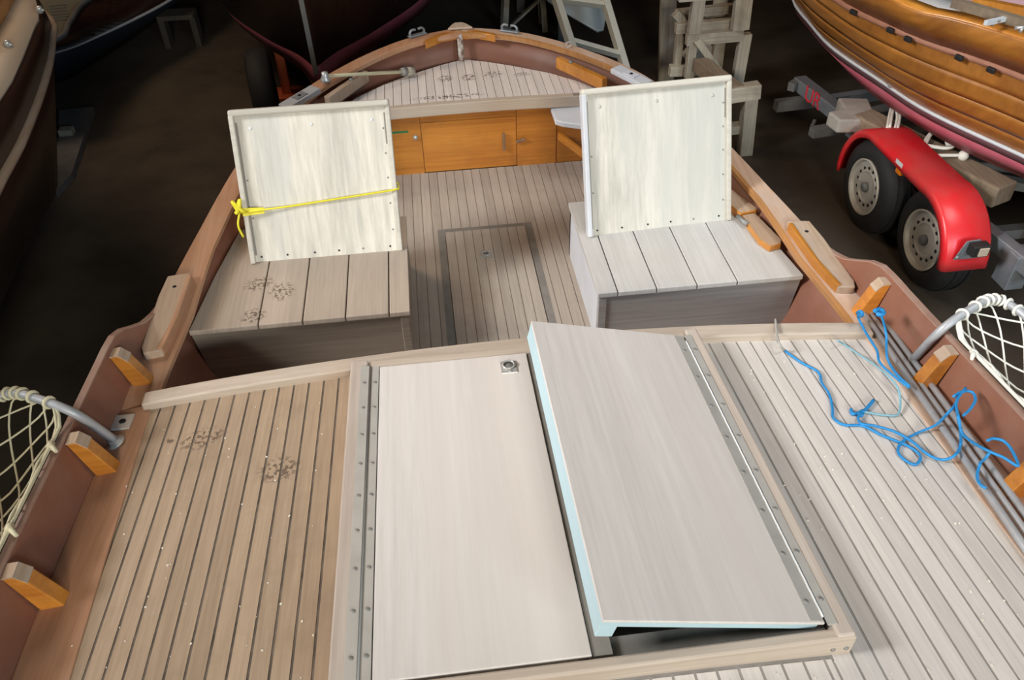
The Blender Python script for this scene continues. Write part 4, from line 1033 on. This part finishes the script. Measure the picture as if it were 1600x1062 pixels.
m = MB(); m.lathe([(.16, -.08), (.24, -.09), (.29, -.07), (.30, 0), (.29, .07), (.24, .09), (.16, .08), (.16, -.08)], tc, (1, .15, 0), 28); solo(m, 'spare_tyre', 'rubber', 'black tyre standing in the dark left of the red stand', 'tyre')
# ---- white boat stern behind the ladder
wb = thing('white_boat', 'pale grey boat stern showing behind the aluminium ladder', 'boat', (.85, 7.3, HF))
YW = 6.75
tp = [py(u, v, YW) for u, v in ((836, -26), (858, 2), (895, 26), (934, 49), (942, 47), (956, -30))]
one('transom', 'white_hull', wb, lambda m: m.prism(tp, (0, .03, 0)), bevel=.01)
bk_ = [Vector((.95+(p.x-.95)*.9, p.y+1.6, p.z+.10)) for p in tp]; bw2 = [Vector((.95+(p.x-.95)*.1, p.y+2.6, p.z*.6+.35)) for p in tp]
m = MB()
for A, B in ((tp, bk_), (bk_, bw2)):
    m.ribbon(A, B)
m.build('hull_shell', 'white_hull', wb, solid=.02)
kx = py(938, 49, YW)
for dx_, yy_, dz_ in ((-.25, 7.2, .1), (-.5, 8.2, .2)):
    one('cradle_leg', 'galv_dark', wb, lambda m: m.beam(Vector((kx.x+dx_, yy_, HF)), Vector((kx.x+dx_, yy_, kx.z+dz_)), .08, .08, up=(0, 1, 0)))

# ================================================================== YARD FURNITURE
# aluminium ladder
lad = thing('ladder', 'aluminium ladder leaning beyond the starboard bow', 'ladder', pz(940, 110, HF))
f0, f1 = pz(903, 104, HF), pz(990, 150, HF)
f1.y = f0.y+(-.05)
def lrail(u0, v0, u1, v1, y0, y1):
    return py(u0, v0, y0), py(u1, v1, y1)
yb0, yt0 = 5.9, 6.35
La, Lb = py(898, 88, yb0), py(866, -12, yt0); Ra, Rb = py(980, 117, yb0-.08), py(941, -14, yt0-.08)
def down(a, b): # extend to floor
    d = a-b; t_ = (HF-a.z)/d.z; return a+d*t_
La2, Ra2 = down(La, Lb), down(Ra, Rb); Lb2 = Lb+(Lb-La)*.9; Rb2 = Rb+(Rb-Ra)*.9
for a, b in ((La2, Lb2), (Ra2, Rb2)):
    one('ladder_rail', 'ladder_alu', lad, lambda m: m.beam(a, b, .05, .075, up=(.25, -1, 0)), bevel=.004)
NR = 9
LD = (Lb2-La2)
tr0 = None
# rung spacing anchored on the two rungs in view
def onrail(a, b, v):   # point on rail segment whose photo row is v
    best = None
    for q in range(400):
        p = a.lerp(b, q/399); d = np.array(p)-CAM; c_ = M3.T @ d; vv = CY+F*c_[1]/c_[2]
        if best is None or abs(vv-v) < best[0]: best = (abs(vv-v), q/399)
    return best[1]
t1, t2 = onrail(La2, Lb2, 64), onrail(La2, Lb2, -2); u1_, u2_ = onrail(Ra2, Rb2, 86), onrail(Ra2, Rb2, 8)
for k in range(-6, 8):
    a = t1+(t2-t1)*k; b = u1_+(u2_-u1_)*k
    if a < .01 or a > .99 or b < .01 or b > .99: continue
    p, q = La2.lerp(Lb2, a), Ra2.lerp(Rb2, b)
    one('rung', 'ladder_alu', lad, lambda m: m.beam(p, q, .035, .06, up=(0, -.6, .8)), bevel=.004)
# stool in the dark
sc = pz(818, 45, HF)
t = thing('stool', 'rough wooden trestle stool in the dark beyond the bow', 'stool', sc)
one('seat', 'old_timber_x', t, lambda m: m.box(sc.x-.2, sc.x+.2, sc.y-.12, sc.y+.12, HF+.36, HF+.41))
for sx_ in (-1, 1):
    for sy_ in (-1, 1): one('leg', 'old_timber', t, lambda m: m.beam(sc+Vector((sx_*.19, sy_*.11, 0)), sc+Vector((sx_*.16, sy_*.09, .37)), .05, .04, up=(0, 1, 0)))
one('brace', 'old_timber', t, lambda m: m.beam(sc+Vector((-.17, -.12, .05)), sc+Vector((.17, -.12, .33)), .02, .05, up=(0, 1, 0)))
sc = pz(290, 70, HF)
t = thing('stool', 'small wooden frame standing in the dark near the blue-bottomed boat', 'stool', sc)
one('seat', 'dim_timber', t, lambda m: m.box(sc.x-.16, sc.x+.16, sc.y-.1, sc.y+.1, HF+.26, HF+.30))
for sx_ in (-1, 1): one('leg', 'dim_timber', t, lambda m: m.beam(sc+Vector((sx_*.14, 0, 0)), sc+Vector((sx_*.14, 0, .27)), .05, .15, up=(0, 1, 0)))
# stacked trestles
YT = 5.45
def P_(u, v, y=YT): return py(u, v, y)
post = MB(); a = pz(1040, 132, HF); b = py(1046, -60, a.y+.05); 
post.beam(a, b, .12, .05, up=(0, -1, 0)); solo(post, 'tall_plank', 'old_timber', 'tall grey plank standing upright left of the stacked trestles', 'plank')
def members(t, L, y, dep=.07, w=.07):
    for (u, v, u2, v2, mt, *ww) in L:
        yy = y+(ww[1] if len(ww) > 1 else 0)
        a, b = py(u, v, yy), py(u2, v2, yy)
        one('timber', mt, t, lambda m: m.beam(a, b, ww[0] if ww else w, dep, up=(0, -1, .02)), bevel=.004)
t3 = thing('trestle', 'weathered sawhorse leg unit at the bottom of the trestle stack', 'trestle', pz(1140, 245, HF))
yq = pz(1152, 240, HF).y
members(t3, [(1110, 152, 1186, 140, 'old_timber_x', .10), (1163, 240, 1172, 150, 'old_timber', .09), (1090, 240, 1100, 152, 'old_timber', .09, .1), (1105, 205, 1165, 198, 'old_timber_x', .06, .05)], yq, .09)
one('timber', 'old_timber_y', t3, lambda m: m.beam(py(1150, 145, yq-.02), py(1150, 145, yq+.0)+Vector((-.1, .5, .0)), .10, .10), bevel=.004)
t2_ = thing('trestle', 'weathered braced frame in the middle of the trestle stack', 'trestle', py(1115, 135, 5.7))
members(t2_, [(1150, 136, 1165, 52, 'old_timber', .085), (1076, 122, 1083, 54, 'old_timber', .06), (1072, 62, 1160, 54, 'old_timber_x', .08), (1046, 110, 1118, 108, 'old_timber_x', .08, .12), (1088, 62, 1128, 116, 'old_timber', .05, -.04), (1056, 112, 1063, 50, 'old_timber', .05, .15), (1118, 118, 1124, 62, 'old_timber', .08, .3), (1105, 95, 1080, 70, 'old_timber_x', .2, .35)], 5.6, .06)
t1_ = thing('trestle', 'weathered crate-like frame on top of the trestle stack', 'trestle', py(1115, 45, 5.7))
members(t1_, [(1084, 52, 1095, -30, 'old_timber', .09), (1156, 46, 1166, -40, 'old_timber', .12), (1055, 44, 1150, 36, 'old_timber_x', .07, .12), (1055, 22, 1150, 12, 'old_timber_x', .06, .2), (1055, 20, 1080, 48, 'old_timber', .06, .15), (1060, -5, 1160, -12, 'old_timber_x', .06), (1120, 36, 1130, -20, 'old_timber', .09, .3), (1100, 30, 1140, 18, 'old_timber_x', .07, .35)], 5.55, .06)
# boards on the floor by the left boat
pa, pb, pc_, pd_ = pz(92, 172, HF+.05), pz(146, 166, HF+.05), pz(112, 270, HF+.05), pz(86, 300, HF+.05)
m = MB(); m.prism([pa, pb, pc_, pd_], (0, 0, -.05)); solo(m, 'loose_board', 'galv_dark', 'grey board lying on the floor beside the dark left boat', 'board')
m = MB(); c0 = pz(106, 210, HF+.05); m.box(c0.x-.05, c0.x+.05, c0.y-.04, c0.y+.04, HF+.05, HF+.10); solo(m, 'wood_block', 'old_timber_x', 'small wood block on the grey floor board', 'block', bevel=.006)
# wood crumbs on the aft deck (sawdust and paint flakes)
m = MB(); rr = random.Random(3)
for k in range(260):
    x = rr.uniform(-1.2, 1.2); y = rr.uniform(.7, 1.9)
    if abs(x) < .6 and y > .8: continue
    s_ = rr.uniform(.0006, .0021); p = Vector((x, y, deckz(x, y)+.001)); a = rr.uniform(0, 3)
    if abs(x) > 1.16: p.z += .004
    m.obox(p, (math.cos(a), math.sin(a), 0), (-math.sin(a), math.cos(a), 0), (0, 0, 1), s_*1.4, s_, .0012)
o = m.build('wood_flakes', 'flake', None, org=(0, 1.3, -.05)); tag(o, 'pale flakes and sawdust scattered over the aft deck', 'flakes'); o['kind'] = 'stuff'
for o in bpy.data.objects:
    if '_o' in o: del o['_o']
